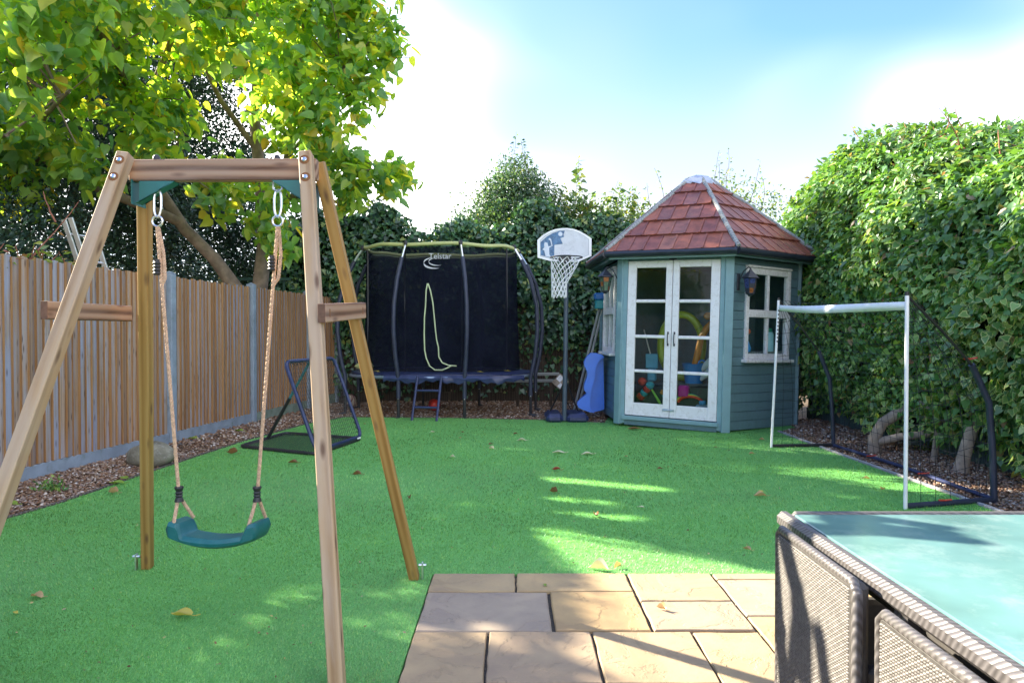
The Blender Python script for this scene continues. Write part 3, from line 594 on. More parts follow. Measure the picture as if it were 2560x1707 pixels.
# back fence and the fence under the ivy hedge
def plain_fence(name, label, p0, p1, h, mat, base=None):
    p0, p1 = Vector((*p0, 0)), Vector((*p1, 0)); u = (p1 - p0).normalized(); nrm = Vector((u.y, -u.x, 0)); ln = (p1 - p0).length
    t = thing(name, label, 'fence', p0)
    M0 = Matrix((u, nrm, Vector((0, 0, 1)))).transposed().to_4x4(); M0.translation = p0
    me = MB().cbox((0, -0.004, 0), (0.118, 0.014, h), 0.003).mesh('board')
    me.materials.append(mat); x = 0
    while x < ln:
        link('board', me, None, t, M0 @ Matrix.Translation((x, random.uniform(0, .008), 0.02))); x += 0.122
    for zz in (0.4, h - 0.35): MB().cbox((0, -0.05, zz), (ln, -0.006, zz + 0.08), 0.004).build('rail', mat, t, M=M0)
    MB().cbox((0, 0.016, -0.05), (ln, 0.04, 0.16), 0.004).build('gravel_board', base or mat, t, M=M0)
    return t
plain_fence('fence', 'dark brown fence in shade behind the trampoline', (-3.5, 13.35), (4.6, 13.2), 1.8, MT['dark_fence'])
plain_fence('fence', 'green grey fence almost hidden under the ivy hedge', (4.62, 10.6), (4.62, 2.4), 1.8, MT['green_fence'])

# ================================================================== SWING
sw = thing('swing', 'wooden A-frame garden swing frame with four legs and a top beam', 'swing', (-1.33, 3.1, 0))
TL, TR = Vector((-1.695, 3.085, 2.10)), Vector((-0.900, 3.065, 2.10))
def leg(top, foot, mat, w=0.055, d=0.058, side=(1, 0, 0)):
    o = timber('leg', foot, top, w, d, mat, sw, side); return o
fl = leg(TL + Vector((-.012, -.055, .012)), (-2.03, 2.33, 0.0), MT['wood'])
fr = leg(TR + Vector((-.005, -.055, .012)), (-0.635, 2.47, 0.0), MT['wood'])
rl = leg(TL + Vector((0.01, .055, -.0)), (-2.055, 3.83, 0.0), MT['wood_gold_lit'], .05, .055)
rr_ = leg(TR + Vector((0.02, .055, -.0)), (-0.525, 3.66, 0.0), MT['wood_gold_lit'], .05, .055)
bm = timber('beam', TL + Vector((-.02, 0, -.048)), TR + Vector((.03, 0, -.048)), 0.096, 0.045, MT['wood_pink'], sw, (0, 0, 1))
# knot near the beam's end, proud bolts in drilled holes
def bolt_at(p, n, r=0.011, hole=True):
    M = frame(p, Vector(p) + Vector(n), (0, 0, 1))
    if hole: MB().lathe([(0.0215, -0.004), (0.0215, 0.0012), (0.019, 0.0014)], 16, M).build('bolt_hole', MT['hole'], sw)
    MB().lathe([(r, -0.003), (r, 0.004), (r * 0.7, 0.007)], 12, M).build('bolt', MT['bolt'], sw, smooth=True)
def on_leg(top, foot, t, off): return Vector(top).lerp(Vector(foot), t) + Vector(off)
for (o, top, foot) in ((fl, TL + Vector((-.012, -.055, .012)), Vector((-2.03, 2.33, 0))), (fr, TR + Vector((-.005, -.055, .012)), Vector((-0.635, 2.47, 0)))):
    ax = (top - foot).normalized(); n = (Vector((0, -1, 0)) - ax * ax.y * -1).normalized()
    for dd in (0.045, 0.128): bolt_at(top - ax * dd + n * 0.0290, n)
# braces between front and rear legs, on their outer sides
def brace(a, b, label):
    o = timber('brace', a, b, 0.078, 0.032, MT['wood_pink'], sw, (0, 0, 1)); tag(o, label); u = (Vector(b) - Vector(a)).normalized()
    M = frame(a, b, (0, 0, 1)); MB().cbox((-.0385, -.0155, -.003), (.0385, .0155, .0), 0.001, M).build('brace_end', MT['wood_end'], sw)
    return M
Mb = brace((-0.775, 2.78, 1.405), (-0.735, 3.37, 1.435), 'grey brown cross brace on the outer side of the near legs')
for z in (0.055, 0.535): MB().box((-.017, .0155, z - .005), (.017, .0168, z + .005), Mb).box((-.017, -.0168, z - .005), (.017, -.0155, z + .005), Mb).build('slot', MT['hole'], sw)
Ma = brace((-1.965, 2.87, 1.42), (-1.915, 3.42, 1.42), 'grained cross brace on the outer side of the far legs')
# folded green steel corner brackets
def gusset(top, sx):
    mb = MB(); x0 = top.x + (0.03 if sx > 0 else -0.03); L_ = 0.155 if sx > 0 else 0.135
    for yy in (-0.027, 0.0245):
        mb.prism([(0, -.002), (sx * L_, -.002), (sx * (L_ - .01), -.012), (sx * -.015, -.095), (0, -.095)] if sx > 0 else [(0, -.095), (sx * -.015, -.095), (sx * (L_ - .01), -.012), (sx * L_, -.002), (0, -.002)], yy, yy + 0.0025,
                 Matrix.Translation((x0, top.y, top.z - 0.096)) @ Matrix.Rotation(R(90), 4, 'X'))
    p = Vector((x0, top.y, top.z - 0.098))
    mb.add([p + Vector(q) for q in ((sx * L_, -.025, 0), (sx * L_, .025, 0), (-sx * .015, .03, -.095), (-sx * .015, -.03, -.095), (sx * L_, -.025, -.003), (sx * L_, .025, -.003), (-sx * .015, .03, -.098), (-sx * .015, -.03, -.098))],
           [(0, 1, 2, 3), (7, 6, 5, 4), (0, 3, 7, 4), (1, 5, 6, 2)])
    mb.box((x0 - 0.0335 * sx - .002, top.y - .03, top.z - .2), (x0 - 0.0335 * sx + .002, top.y + .12, top.z - .09))
    mb.build('corner_bracket', MT['green_metal'], sw)
gusset(TL, 1); gusset(TR, -1)
bolt_at((-0.868, 3.17, 1.86), (1, 0.2, 0), 0.012, False)
for x in (-1.595, -1.055): MB().lathe([(0.016, 0), (0.016, 0.012), (0.010, 0.02), (0.004, 0.024)], 12, Matrix.Translation((x, 3.075, 2.1))).build('bolt_cap', MT['black'], sw, smooth=True)
for z_, nn in ((1.405, 0),):
    bolt_at((-1.855, 2.81, 1.40), (.75, -.65, .1), 0.01, False); bolt_at((-1.835, 3.37, 1.40), (.85, -.5, 0), 0.01, False)
# ground anchors
for (x, y_) in ((-0.482, 3.66), (-2.10, 3.80)): MB().cbox((x - .004, y_ - .012, -.01), (x + .004, y_ + .012, 0.09), .001).tube([(x - .02, y_, .075), (x + .02, y_, .075)], .007, 8).build('ground_anchor', MT['steel'], sw)

# seat and ropes hang from the beam
seat = thing('hanging_swing', 'green plastic swing seat hanging on two twisted ropes', 'swing seat', (-1.325, 3.07, 0.42))
def rope(pts, r=0.0085, parent=seat, name='rope', twist=0.036):
    pts = [Vector(p) for p in pts]; cum = [0]
    for a, b in zip(pts[:-1], pts[1:]): cum.append(cum[-1] + (b - a).length)
    n = max(12, int(cum[-1] / 0.006)); mb = MB(); path = []
    for i in range(n + 1):
        d = cum[-1] * i / n; k = max(j for j in range(len(cum)) if cum[j] <= d + 1e-9); k = min(k, len(pts) - 2)
        path.append((pts[k].lerp(pts[k + 1], (d - cum[k]) / (cum[k + 1] - cum[k])), d))
    ax = (pts[-1] - pts[0]).normalized(); u = ax.cross(Vector((0, 1, 0.2))).normalized(); v = ax.cross(u)
    for s_ in range(3):
        mb.tube([p + (u * math.cos(6.283 * (d / twist + s_ / 3)) + v * math.sin(6.283 * (d / twist + s_ / 3))) * r * 0.5 for p, d in path], r * 0.56, 5)
    return mb.build(name, MT['rope'], parent, smooth=True)
for (hx, sx, sgn) in ((-1.592, -1.502, -1), (-1.052, -1.150, 1)):
    zt = 2.0
    # shackle, spring hook and ring
    MB().tube([(hx - .02, 3.075, zt + .005), (hx - .02, 3.075, zt - .03), (hx, 3.075, zt - .045), (hx + .02, 3.075, zt - .03), (hx + .02, 3.075, zt + .005)], .005, 8).build('shackle', MT['steel'], seat, smooth=True)
    pts = []
    for k in range(24):
        a = 2 * math.pi * k / 24; pts.append((hx + 0.016 * math.cos(a), 3.075 + .004 * math.sin(a), zt - .095 + 0.05 * math.sin(a) + (0.012 if math.sin(a) > 0 else -0.012)))
    MB().tube(pts, .0055, 8, closed=True).build('spring_hook', MT['steel'], seat, smooth=True)
    zr = zt - .175
    MB().tube([(hx + 0.023 * math.cos(2 * math.pi * k / 24), 3.072, zr + 0.023 * math.sin(2 * math.pi * k / 24)) for k in range(24)], .005, 8, closed=True).build('ring', MT['steel'], seat, smooth=True)
    P0 = Vector((hx, 3.07, zr - .025)); P1 = Vector((sx, 3.07, 0.585)); dv = P1 - P0
    rope([P0, P0 + dv * 0.30, P1]); o2 = 0.016 * -sgn if sgn < 0 else 0.022
    rope([P0 + Vector((o2 * .2, .004, 0)), P0 + dv * 0.10 + Vector((o2, 0.006, 0)), P0 + dv * 0.19 + Vector((o2 * .9, .004, 0)), P0 + dv * 0.215])
    A = P0 + dv * (0.135 if sgn > 0 else 0.15) + Vector((-0.010, -0.012, 0))
    prof = [(0.012, 0)] + [(0.012 if k % 2 else 0.0165, 0.008 + 0.0075 * k) for k in range(8)] + [(0.012, 0.07)]
    MB().lathe(prof, 12, Matrix.Translation(A - Vector((0, 0, .035)))).build('rope_adjuster', MT['black'], seat, smooth=False)
    MB().lathe([(0.02, 0), (0.017, .012), (0.013, .02), (0.017, .026), (0.013, .032), (0.017, .04), (0.013, .046), (0.017, .055), (0.02, .062), (0.018, .068)], 12, Matrix.Translation((sx, 3.07, 0.565))).build('rope_clamp', MT['black'], seat)
    dx = 0.018 if sgn < 0 else 0.0
    rope([(sx - .003, 3.066, .575), (sx - (0.004 if sgn < 0 else 0.022), 3.02, 0.462)]); rope([(sx + .004, 3.078, .575), (sx + (0.032 if sgn < 0 else 0.012), 3.14, 0.474)])
def make_seat():
    nx, ny = 44, 12; Wd, Dp = 0.415, 0.17; top = []; bot = []
    for i in range(nx + 1):
        u = -1 + 2 * i / nx; x = u * Wd / 2
        sag = 0.035 * u * u
        e = max(0, (abs(u) - 0.66) / 0.10); rise = 0.046 * (min(1, e) ** 2 * (3 - 2 * min(1, e)))
        endr = max(0, (abs(u) - 0.93) / 0.07)
        for j in range(ny + 1):
            v = -1 + 2 * j / ny; ex = max(0, (abs(v) - 0.8) / 0.2)
            wv = 1 - 0.10 * endr ** 2; y_ = v * Dp / 2 * wv
            rib = 0.0022 * (1 if (j % 2 == 0 and 0.12 < abs(u) < 0.64 and abs(v) < 0.8) else 0)
            z = sag + rise + rib - 0.016 * ex ** 2 - 0.022 * endr ** 2
            top.append((x, y_, z)); bot.append((x * 0.985, y_ * 0.96, sag * 1.25 - 0.042 + 0.012 * max(0, abs(v) - .7) / .3 + (0.02 * endr ** 2 if endr > 0 else 0)))
    mb = MB(); mb.v = top + bot; N = len(top); st = ny + 1
    for i in range(nx):
        for j in range(ny):
            a = i * st + j; mb.f.append((a, a + st, a + st + 1, a + 1)); mb.f.append((N + a, N + a + 1, N + a + st + 1, N + a + st))
    for i in range(nx):
        a = i * st; mb.f.append((a, N + a, N + a + st, a + st)); a = i * st + ny; mb.f.append((a, a + st, N + a + st, N + a))
    for j in range(ny):
        a = j; mb.f.append((a, a + 1, N + a + 1, N + a)); a = nx * st + j; mb.f.append((a, N + a, N + a + 1, a + 1))
    mb.m = [0] * len(mb.f)
    return mb.build('seat_shell', MT['seat'], seat, smooth=True, M=Matrix.Translation((-1.325, 3.075, 0.405)) @ Matrix.Rotation(R(-3), 4, 'Z') @ Matrix.Rotation(R(-5), 4, 'X'))
make_seat()

# ================================================================== SUMMERHOUSE (hexagonal)
HC = Vector((2.75, 10.45, 0)); HR = 1.5; HA = R(-90 - 28)
def hexp(k, r, z=0): a = HA + R(30 + 60 * k); return HC + Vector((r * math.cos(a), r * math.sin(a), z))
house = thing('summerhouse', 'teal hexagonal summerhouse with white glazed double doors and red tiled roof', 'summerhouse', HC)
class Face:
    def __init__(s, a, b):
        s.o = hexp(a, HR); d = hexp(b, HR) - s.o; s.w = d.length; s.u = d.normalized(); s.n = Vector((s.u.y, -s.u.x, 0))
        s.M = Matrix((s.u, s.n, Vector((0, 0, 1)))).transposed().to_4x4(); s.M.translation = s.o
    def box(s, name, u0, u1, z0, z1, n0, n1, mat, parent, c=0.004, mb=None):
        M = s.M @ Matrix.Translation(((u0 + u1) / 2, (n0 + n1) / 2, (z0 + z1) / 2)); h = ((u1 - u0) / 2, (n1 - n0) / 2, (z1 - z0) / 2)
        return MB().cbox((-h[0], -h[1], -h[2]), h, c).build(name, mat, parent, M=M)
    def pt(s, u, n, z): return s.M @ Vector((u, n, z))
FR, RT, LF = Face(5, 0), Face(0, 1), Face(4, 5)
# walls: cladding boards, each its own piece
def clad(F, hole, name='side_wall'):
    wall = F.box(name, 0.02, F.w - 0.02, 0.02, (hole[2] if hole else 2.33), -0.06, -0.02, MT['teal'], house)
    if hole:
        F.box('wall_panel', 0.02, hole[0], hole[2], hole[3], -0.06, -0.02, MT['teal'], wall); F.box('wall_panel', hole[1], F.w - 0.02, hole[2], hole[3], -0.06, -0.02, MT['teal'], wall)
        F.box('wall_panel', 0.02, F.w - 0.02, hole[3], 2.33, -0.06, -0.02, MT['teal'], wall)
    z = 0.03; ph = 0.122
    while z < 2.30:
        z1 = min(z + ph, 2.32)
        segs = [(0.055, F.w - 0.055)]
        if hole and z1 > hole[2] + 0.02 and z < hole[3] - 0.02: segs = [(0.055, hole[0]), (hole[1], F.w - 0.055)]
        for (a, b) in segs:
            me = MB().add([Vector((a, -0.02, z)), Vector((b, -0.02, z)), Vector((b, -0.02, z1)), Vector((a, -0.02, z1)), Vector((a, 0.0, z + .002)), Vector((b, 0.0, z + .002)), Vector((b, -0.001, z1 - 0.014)), Vector((a, -0.001, z1 - 0.014)), Vector((a, -0.011, z1 - 0.002)), Vector((b, -0.011, z1 - 0.002))],
                          [(4, 5, 6, 7), (7, 6, 9, 8), (8, 9, 2, 3), (0, 1, 5, 4), (0, 4, 7, 8, 3), (1, 2, 9, 6, 5)])
            me.build('cladding_board', MT['teal'], wall, M=F.M)
        z = z1
    return wall
clad(RT, (0.31, 1.24, 0.97, 2.22)); clad(LF, (0.30, 1.22, 0.99, 2.24))
for (a, b) in ((1, 2), (2, 3), (3, 4)): Face(a, b).box('rear_wall', 0.0, HR, 0.02, 2.33, -0.07, 0.0, MT['teal'], house)
for k in range(6):
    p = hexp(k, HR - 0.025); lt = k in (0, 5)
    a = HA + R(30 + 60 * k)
    MB().cbox((-0.05, -0.058, 0.0), (0.035, 0.058, 2.34), 0.006).build('corner_post', MT['teal_lit'] if lt else MT['teal'], house, M=Matrix.Translation(p) @ Matrix.Rotation(a, 4, 'Z'))
FR.box('door_jamb', 0.045, 0.115, 0.02, 2.33, -0.06, 0.012, MT['teal_lit'], house); FR.box('door_jamb', FR.w - 0.115, FR.w - 0.045, 0.02, 2.33, -0.06, 0.012, MT['teal_lit'], house)
FR.box('door_head', 0.116, FR.w - 0.116, 2.292, 2.345, -0.06, 0.008, MT['teal'], house)
FR.box('plinth', 0.116, FR.w - 0.116, 0.0, 0.075, -0.05, 0.012, MT['teal'], house)
st = FR.box('threshold', 0.09, FR.w - 0.09, 0.076, 0.128, -0.05, 0.055, MT['teal_lit'], house)
# doors
def door(u0, u1, hinge_left):
    zs = [0.14, 0.315, 0.74, 0.782, 1.22, 1.264, 1.71, 1.754, 2.192, 2.287]
    so, si = (0.118, 0.088) if hinge_left else (0.088, 0.118)
    d = FR.box('door', u0, u0 + so, zs[0], zs[-1], -0.035, 0.010, MT['white'], house, 0.005)
    FR.box('stile', u1 - si, u1, zs[0], zs[-1], -0.035, 0.010, MT['white'], d, 0.005)
    a, b = u0 + so, u1 - si
    FR.box('bottom_rail', a, b, zs[0], zs[1], -0.034, 0.0075, MT['white'], d, 0.005); FR.box('top_rail', a, b, zs[8], zs[9], -0.034, 0.0075, MT['white'], d, 0.005)
    for k in (2, 4, 6): FR.box('glazing_bar', a, b, zs[k], zs[k + 1], -0.030, 0.006, MT['white'], d, 0.009)
    for k in (1, 3, 5, 7): FR.box('pane', a + .001, b - .001, zs[k] + .001, zs[k + 1] - .001, -0.016, -0.012, MT['glass'], d, 0.0005)
    hu = (u1 - 0.040) if hinge_left else (u0 + 0.040)
    MB().tube([FR.pt(hu, 0.010, 1.14), FR.pt(hu, 0.036, 1.17), FR.pt(hu, 0.040, 1.22), FR.pt(hu, 0.036, 1.27), FR.pt(hu, 0.010, 1.30)], 0.007, 8).build('handle', MT['iron'], d, smooth=True)
    for z in (1.13, 1.29): FR.box('handle_plate', hu - .012, hu + .012, z - .012, z + .024, 0.0101, 0.013, MT['iron'], d, 0.001)
    return d
dl = door(0.120, 0.746, True); dr = door(0.754, FR.w - 0.120, False)
MB().tube([FR.pt(0.66, 0.022, 0.245), FR.pt(0.80, 0.022, 0.245)], 0.007, 8).build('door_bolt', MT['steel'], house)
FR.box('bolt_plate', 0.655, 0.742, 0.228, 0.262, 0.0102, 0.016, MT['steel'], house, 0.002); FR.box('bolt_plate', 0.760, 0.815, 0.228, 0.262, 0.0102, 0.016, MT['steel'], house, 0.002)
FR.box('door_catch', 0.70, 0.80, 2.290, 2.312, 0.009, 0.028, MT['iron'], house, 0.003)
# windows
def window(F, u0, u1, z0, z1, mat):
    w = F.box('window', u0 + .002, u0 + 0.062, z0, z1, -0.05, 0.028, mat, house, 0.005)
    F.box('window_stile', u1 - 0.062, u1 - .002, z0, z1, -0.05, 0.028, mat, w, 0.005)
    a, b = u0 + 0.062, u1 - 0.062; um = (u0 + u1) / 2; zm = z0 + (z1 - z0) * 0.50
    F.box('top_rail', a, b, z1 - 0.085, z1, -0.05, 0.026, mat, w, 0.005); F.box('bottom_rail', a, b, z0, z0 + 0.075, -0.05, 0.026, mat, w, 0.005)
    F.box('meeting_rail', a, b, zm - 0.05, zm + 0.04, -0.05, 0.034, mat, w, 0.006)
    F.box('glazing_bar', um - 0.02, um + 0.02, zm + .04, z1 - .085, -0.04, 0.016, mat, w, 0.005); F.box('glazing_bar', um - 0.02, um + 0.02, z0 + .075, zm - .05, -0.04, 0.016, mat, w, 0.005)
    for (p, q) in ((a, um - .02), (um + .02, b)):
        for (r0, r1) in ((z0 + .075, zm - .05), (zm + .04, z1 - .085)): F.box('pane', p + .001, q - .001, r0 + .001, r1 - .001, -0.014, -0.010, MT['glass'], w, 0.0005)
    F.box('sill', u0 - 0.04, u1 + 0.04, z0 - 0.045, z0 - 0.001, -0.02, 0.085, MT['white_old'], w, 0.006)
    F.box('drip_bar', u0 + 0.01, u1 - 0.01, z1 + .001, z1 + 0.03, -0.02, 0.05, MT['white_old'], w, 0.004)
    F.box('stay', a, b, zm + 0.042, zm + 0.052, 0.012, 0.030, mat, w, 0.002)
window(RT, 0.31, 1.24, 0.97, 2.20, MT['white_old']); window(LF, 0.30, 1.22, 0.99, 2.22, MT['white_old'])
# floor, fascia, gutter
MB().prism([(hexp(k, HR - .06).x, hexp(k, HR - .06).y) for k in range(6)], 0.03, 0.115).build('floor', MT['grey_wood'], house)
EZ, ER = 2.40, 1.73
for k in range(6):
    a, b = hexp(k, ER - .03, 2.335), hexp(k + 1, ER - .03, 2.335); M = frame(a, b, (0, 0, 1)); ln = (b - a).length
    MB().cbox((-0.035, -0.012, 0.0), (0.05, 0.012, ln), 0.003, M).build('fascia', MT['teal_lit'] if k in (5,) else MT['teal'], house)
    s0, s1 = hexp(k, HR + .02, 2.33), hexp(k + 1, HR + .02, 2.33)
    MB().add([s0, s1, hexp(k + 1, ER - .04, 2.33), hexp(k, ER - .04, 2.33)], [(0, 1, 2, 3)]).build('soffit', MT['teal'], house)
    a, b = hexp(k, ER + .035, 2.372), hexp(k + 1, ER + .035, 2.372)
    MB().tube([a, b], 0.048, 12).build('gutter', MT['gutter'], house, smooth=True)
# roof: each tile a piece cut to its place between the hips
roof = MB(); TZ, TRD = 3.60, 0.20
for k in range(6):
    roof.add([hexp(k, ER, EZ), hexp(k + 1, ER, EZ), hexp(k + 1, TRD, TZ), hexp(k, TRD, TZ)], [(0, 1, 2, 3)])
roof = roof.build('roof', MT['gutter'], house)
def clip(poly, a, b, c):
    """keep a*x+b*y+c >= 0"""
    res = []
    for i in range(len(poly)):
        p, q = poly[i - 1], poly[i]; dp, dq = a * p[0] + b * p[1] + c, a * q[0] + b * q[1] + c
        if (dp >= 0) != (dq >= 0): t = dp / (dp - dq); res.append((p[0] + t * (q[0] - p[0]), p[1] + t * (q[1] - p[1])))
        if dq >= 0: res.append(q)
    return res
def tile_face(k):
    A, B = hexp(k, ER + .045, EZ - .02), hexp(k + 1, ER + .045, EZ - .02); C, D = hexp(k + 1, TRD, TZ), hexp(k, TRD, TZ)
    mid = (A + B) / 2; up = ((C + D) / 2 - mid); ln = up.length; up.normalize(); u = (B - A).normalized(); n = u.cross(up).normalized()
    hw0 = (B - A).length / 2; hw1 = (C - D).length / 2; sl = (hw0 - hw1) / ln
    rows = 5; g = ln / rows; tw = 0.198
    for r_ in range(rows):
        y0, y1 = r_ * g, (r_ + 1) * g + 0.05
        off = 0.06 + (0.5 * tw if r_ % 2 else 0) + random.uniform(-.01, .01); x = -math.ceil(hw0 / tw + 1) * tw + off
        while x < hw0 + tw:
            for part in (0,):
                poly = [(x + .002, y0 + random.uniform(-.006, .004)), (x + tw - .002, y0 + random.uniform(-.006, .004)), (x + tw - .002, min(y1, ln)), (x + .002, min(y1, ln))]
                rib = [(x + tw - .030, y0 - .004), (x + tw - .004, y0 - .004), (x + tw - .004, min(y1, ln)), (x + tw - .030, min(y1, ln))]
                pol = []
                for pg in (poly, rib):
                    q = clip(pg, 1, -sl, hw0 - .012); q = clip(q, -1, -sl, hw0 - .012) if len(q) > 2 else []
                    pol.append(q)
                if len(pol[0]) > 2:
                    cx = sum(p[0] for p in pol[0]) / len(pol[0]); cy = sum(p[1] for p in pol[0]) / len(pol[0])
                    area = abs(sum(pol[0][i - 1][0] * pol[0][i][1] - pol[0][i][0] * pol[0][i - 1][1] for i in range(len(pol[0]))) / 2)
                    if area > 0.0025:
                        mb = MB(); tilt = 0.030
                        def lift(p): return 0.008 + tilt * max(0.0, 1 - (p[1] - y0) / (y1 - y0))
                        for q, t0, t1 in ((pol[0], -0.018, 0.0), (pol[1], 0.0, 0.009)):
                            if len(q) < 3: continue
                            m = len(q); vs = [(p[0] - cx, p[1] - cy, lift(p) + t0) for p in q] + [(p[0] - cx, p[1] - cy, lift(p) + t1 + (0.0005)) for p in q]
                            mb.add(vs, [tuple(range(m))[::-1], tuple(range(m, 2 * m))] + [(i, (i + 1) % m, m + (i + 1) % m, m + i) for i in range(m)])
                        M = Matrix((u, up, n)).transposed().to_4x4(); M.translation = mid + u * cx + up * cy + n * random.uniform(0, .003)
                        mb.build('tile', MT['tile'], roof, M=M @ Matrix.Rotation(random.uniform(-.006, .006), 4, 'Z'))
            x += tw
for k in (4, 5, 0, 1, 2, 3): tile_face(k)
for k in range(6):
    p, q = hexp(k, ER + .05, EZ + .02), hexp(k, TRD - .02, TZ + .035); d = (q - p)
    pts = [p.lerp(q, i / 8) + Vector((random.uniform(-.004, .004), random.uniform(-.004, .004), random.uniform(-.004, .004))) for i in range(9)]
    MB().tube(pts, 0.031, 8).build('hip_roll', MT['grey_wood'], roof, smooth=True)
mb = MB(); rings = []
for (r_, z_) in ((0.29, 3.535), (0.27, 3.59), (0.19, 3.66), (0.09, 3.69), (0.0, 3.695)):
    for j in range(18):
        a = 2 * math.pi * j / 18; jr = r_ * (1 + random.uniform(-.10, .10)); mb.v.append(tuple(HC + Vector((jr * math.cos(a), jr * math.sin(a), z_ + random.uniform(-.018, .018)))))
for i in range(4):
    for j in range(18): l = (j + 1) % 18; mb.f.append((i * 18 + j, i * 18 + l, (i + 1) * 18 + l, (i + 1) * 18 + j))
mb.m = [0] * len(mb.f); mb.build('lead_cap', MT['lead'], roof, smooth=True)

# lanterns beside the doors
def lantern(name, label, F, u, z, out, mats):
    base = F.pt(u, out, z); t = thing(name, label, 'lantern', base, 'wall lanterns of the summerhouse')
    wallp = F.pt(u - (0.0), 0.0, z); s = 6
    F.box('back_plate', u - .025, u + .025, z - .10, z + .12, 0.0, 0.018, MT['iron'], t, 0.004)
    MB().tube([F.pt(u, .015, z + .02), F.pt(u, out * .45, z + .15), F.pt(u, out * .85, z + .20), F.pt(u, out, z + .165)], 0.008, 8).build('arm', MT['iron'], t, smooth=True)
    T = Matrix.Translation(base)
    MB().lathe([(0.006, .19), (0.012, .165), (0.03, .14), (0.115, .062), (0.118, .05), (0.08, .05)][::-1], s, T).build('lantern_roof', MT['iron'], t)
    for k in range(s):
        a0, a1 = 2 * math.pi * k / s, 2 * math.pi * (k + 1) / s
        def q(r_, a, z_): return base + Vector((r_ * math.cos(a), r_ * math.sin(a), z_))
        for j in range(3):
            z0, z1 = .045 - .062 * j, .045 - .062 * (j + 1); r0, r1 = 0.085 - .011 * j, 0.085 - .011 * (j + 1)
            MB().add([q(r0, a0, z0), q(r0, a1, z0), q(r1, a1, z1), q(r1, a0, z1)], [(3, 2, 1, 0)]).build('glass_panel', mats[(k + j) % len(mats)], t)
        MB().tube([q(0.087, a0, .05), q(0.054, a0, -.145)], 0.005, 6).build('corner_bar', MT['iron'], t)
    MB().lathe([(0.02, -.185), (0.035, -.165), (0.058, -.15), (0.06, -.14)], s, T).build('lantern_base', MT['iron'], t)
    return t
lan_r = lantern('wall_lantern', 'six sided iron lantern with blue and amber glass beside the near window', RT, 0.16, 1.98, 0.20, [MT['cobalt'], MT['iron'], MT['amber'], MT['cobalt']])
lan_l = lantern('wall_lantern', 'iron lantern with green and orange glass by the blue and teal box', LF, 1.40, 2.02, 0.19, [MT['leafglass'], MT['amber'], MT['leafglass']])

# things stored inside, seen through the panes
def inside(u, depth, z=0.115): return FR.pt(u, -depth, z)
t = thing('storage_chest', 'dark chest carrying toys inside the summerhouse', 'chest', inside(0.95, 0.75))
FR.box('chest_body', 0.15, 1.35, 0.117, 0.56, -1.15, -0.42, colour('chest', (0.05, 0.06, 0.055)), t, 0.01); FR.box('chest_lid', 0.13, 1.37, 0.561, 0.60, -1.17, -0.40, colour('chest_lid', (0.06, 0.07, 0.065)), t, 0.01)
t = thing('tub', 'blue flexible tub with loop handles behind the door panes', 'tub', inside(0.98, 0.55, 0.60))
T = Matrix.Translation(inside(0.96, 0.55, 0.60)); bl = colour('tub_blue', (0.03, 0.22, 0.55))
MB().lathe([(0.12, 0), (0.16, 0.27), (0.17, 0.28), (0.155, 0.275), (0.115, 0.02)], 24, T).build('tub_body', bl, t, smooth=True)
MB().tube([T @ Vector((0.08 + 0.05 * math.cos(a), -.12, 0.27 + 0.06 * math.sin(a))) for a in np.linspace(0, math.pi, 9)], 0.012, 8).build('handle', bl, t, smooth=True)
t = thing('inflatable_ring', 'yellow green inflatable ring standing behind the left door', 'swim ring', inside(0.62, 0.85, 0.60))
Mr = FR.M @ Matrix.Translation((0.72, -0.80, 1.12)) @ Matrix.Rotation(R(-10), 4, 'Z')
MB().tube([Mr @ Vector((0.30 * math.cos(a), 0.0, 0.46 * math.sin(a))) for a in np.linspace(0, 2 * math.pi, 40)[:-1]], 0.055, 10, closed=True).build('ring_tube', colour('ring_lime', (0.36, 0.44, 0.04), 0.3), t, smooth=True)
for a in (0.6, 2.2, 3.7, 5.2): MB().tube([Mr @ Vector(((0.30 + .057 * math.cos(b)) * math.cos(a), .057 * math.sin(b), (0.46 + .057 * math.cos(b)) * math.sin(a))) for b in np.linspace(0, 2 * math.pi, 13)[:-1]], 0.006, 6, closed=True).build('seam', colour('seam', (0.2, 0.28, 0.03)), t)
t = thing('toy_digger', 'orange toy digger arm leaning inside behind the door', 'toy digger', inside(1.1, 0.6, 0.6)); og = colour('toy_orange', (0.62, 0.22, 0.02))
a_ = [FR.pt(u, -0.55, z) for u, z in ((0.98, 0.86), (1.02, 1.05), (1.06, 1.25), (1.14, 1.38), (1.22, 1.47), (1.30, 1.46))]
MB().tube(a_, [.05, .05, .045, .05, .04, .03], 8).build('digger_arm', og, t, smooth=True)
FR.box('bucket', 1.10, 1.30, 1.50, 1.60, -0.62, -0.50, og, t, 0.03); MB().tube([FR.pt(1.2, -.49, 1.4), FR.pt(1.31, -.47, 1.72)], .014, 8).build('lever', colour('toy_white', (0.7, 0.68, 0.62)), t)
t = thing('cushion', 'white rolled cushions stuffed beside the blue tub', 'cushion', inside(1.22, 0.5, 0.6)); wc = colour('cushion_white', (0.68, 0.68, 0.62), 0.8)
for dz in (0.0, 0.13): MB().tube([FR.pt(1.06 + .05 * dz, -.50, .66 + dz), FR.pt(1.16, -.50, .74 + dz), FR.pt(1.26, -.48, .84 + dz), FR.pt(1.36, -.48, .88 + dz)], [.03, .055, .06, .05], 10).build('roll', wc, t, smooth=True)
t = thing('toy_spade', 'pale blue toy spade with a long grey handle behind the left panes', 'toy spade', inside(0.36, 0.45, 0.6)); sb = colour('spade_blue', (0.10, 0.34, 0.46))
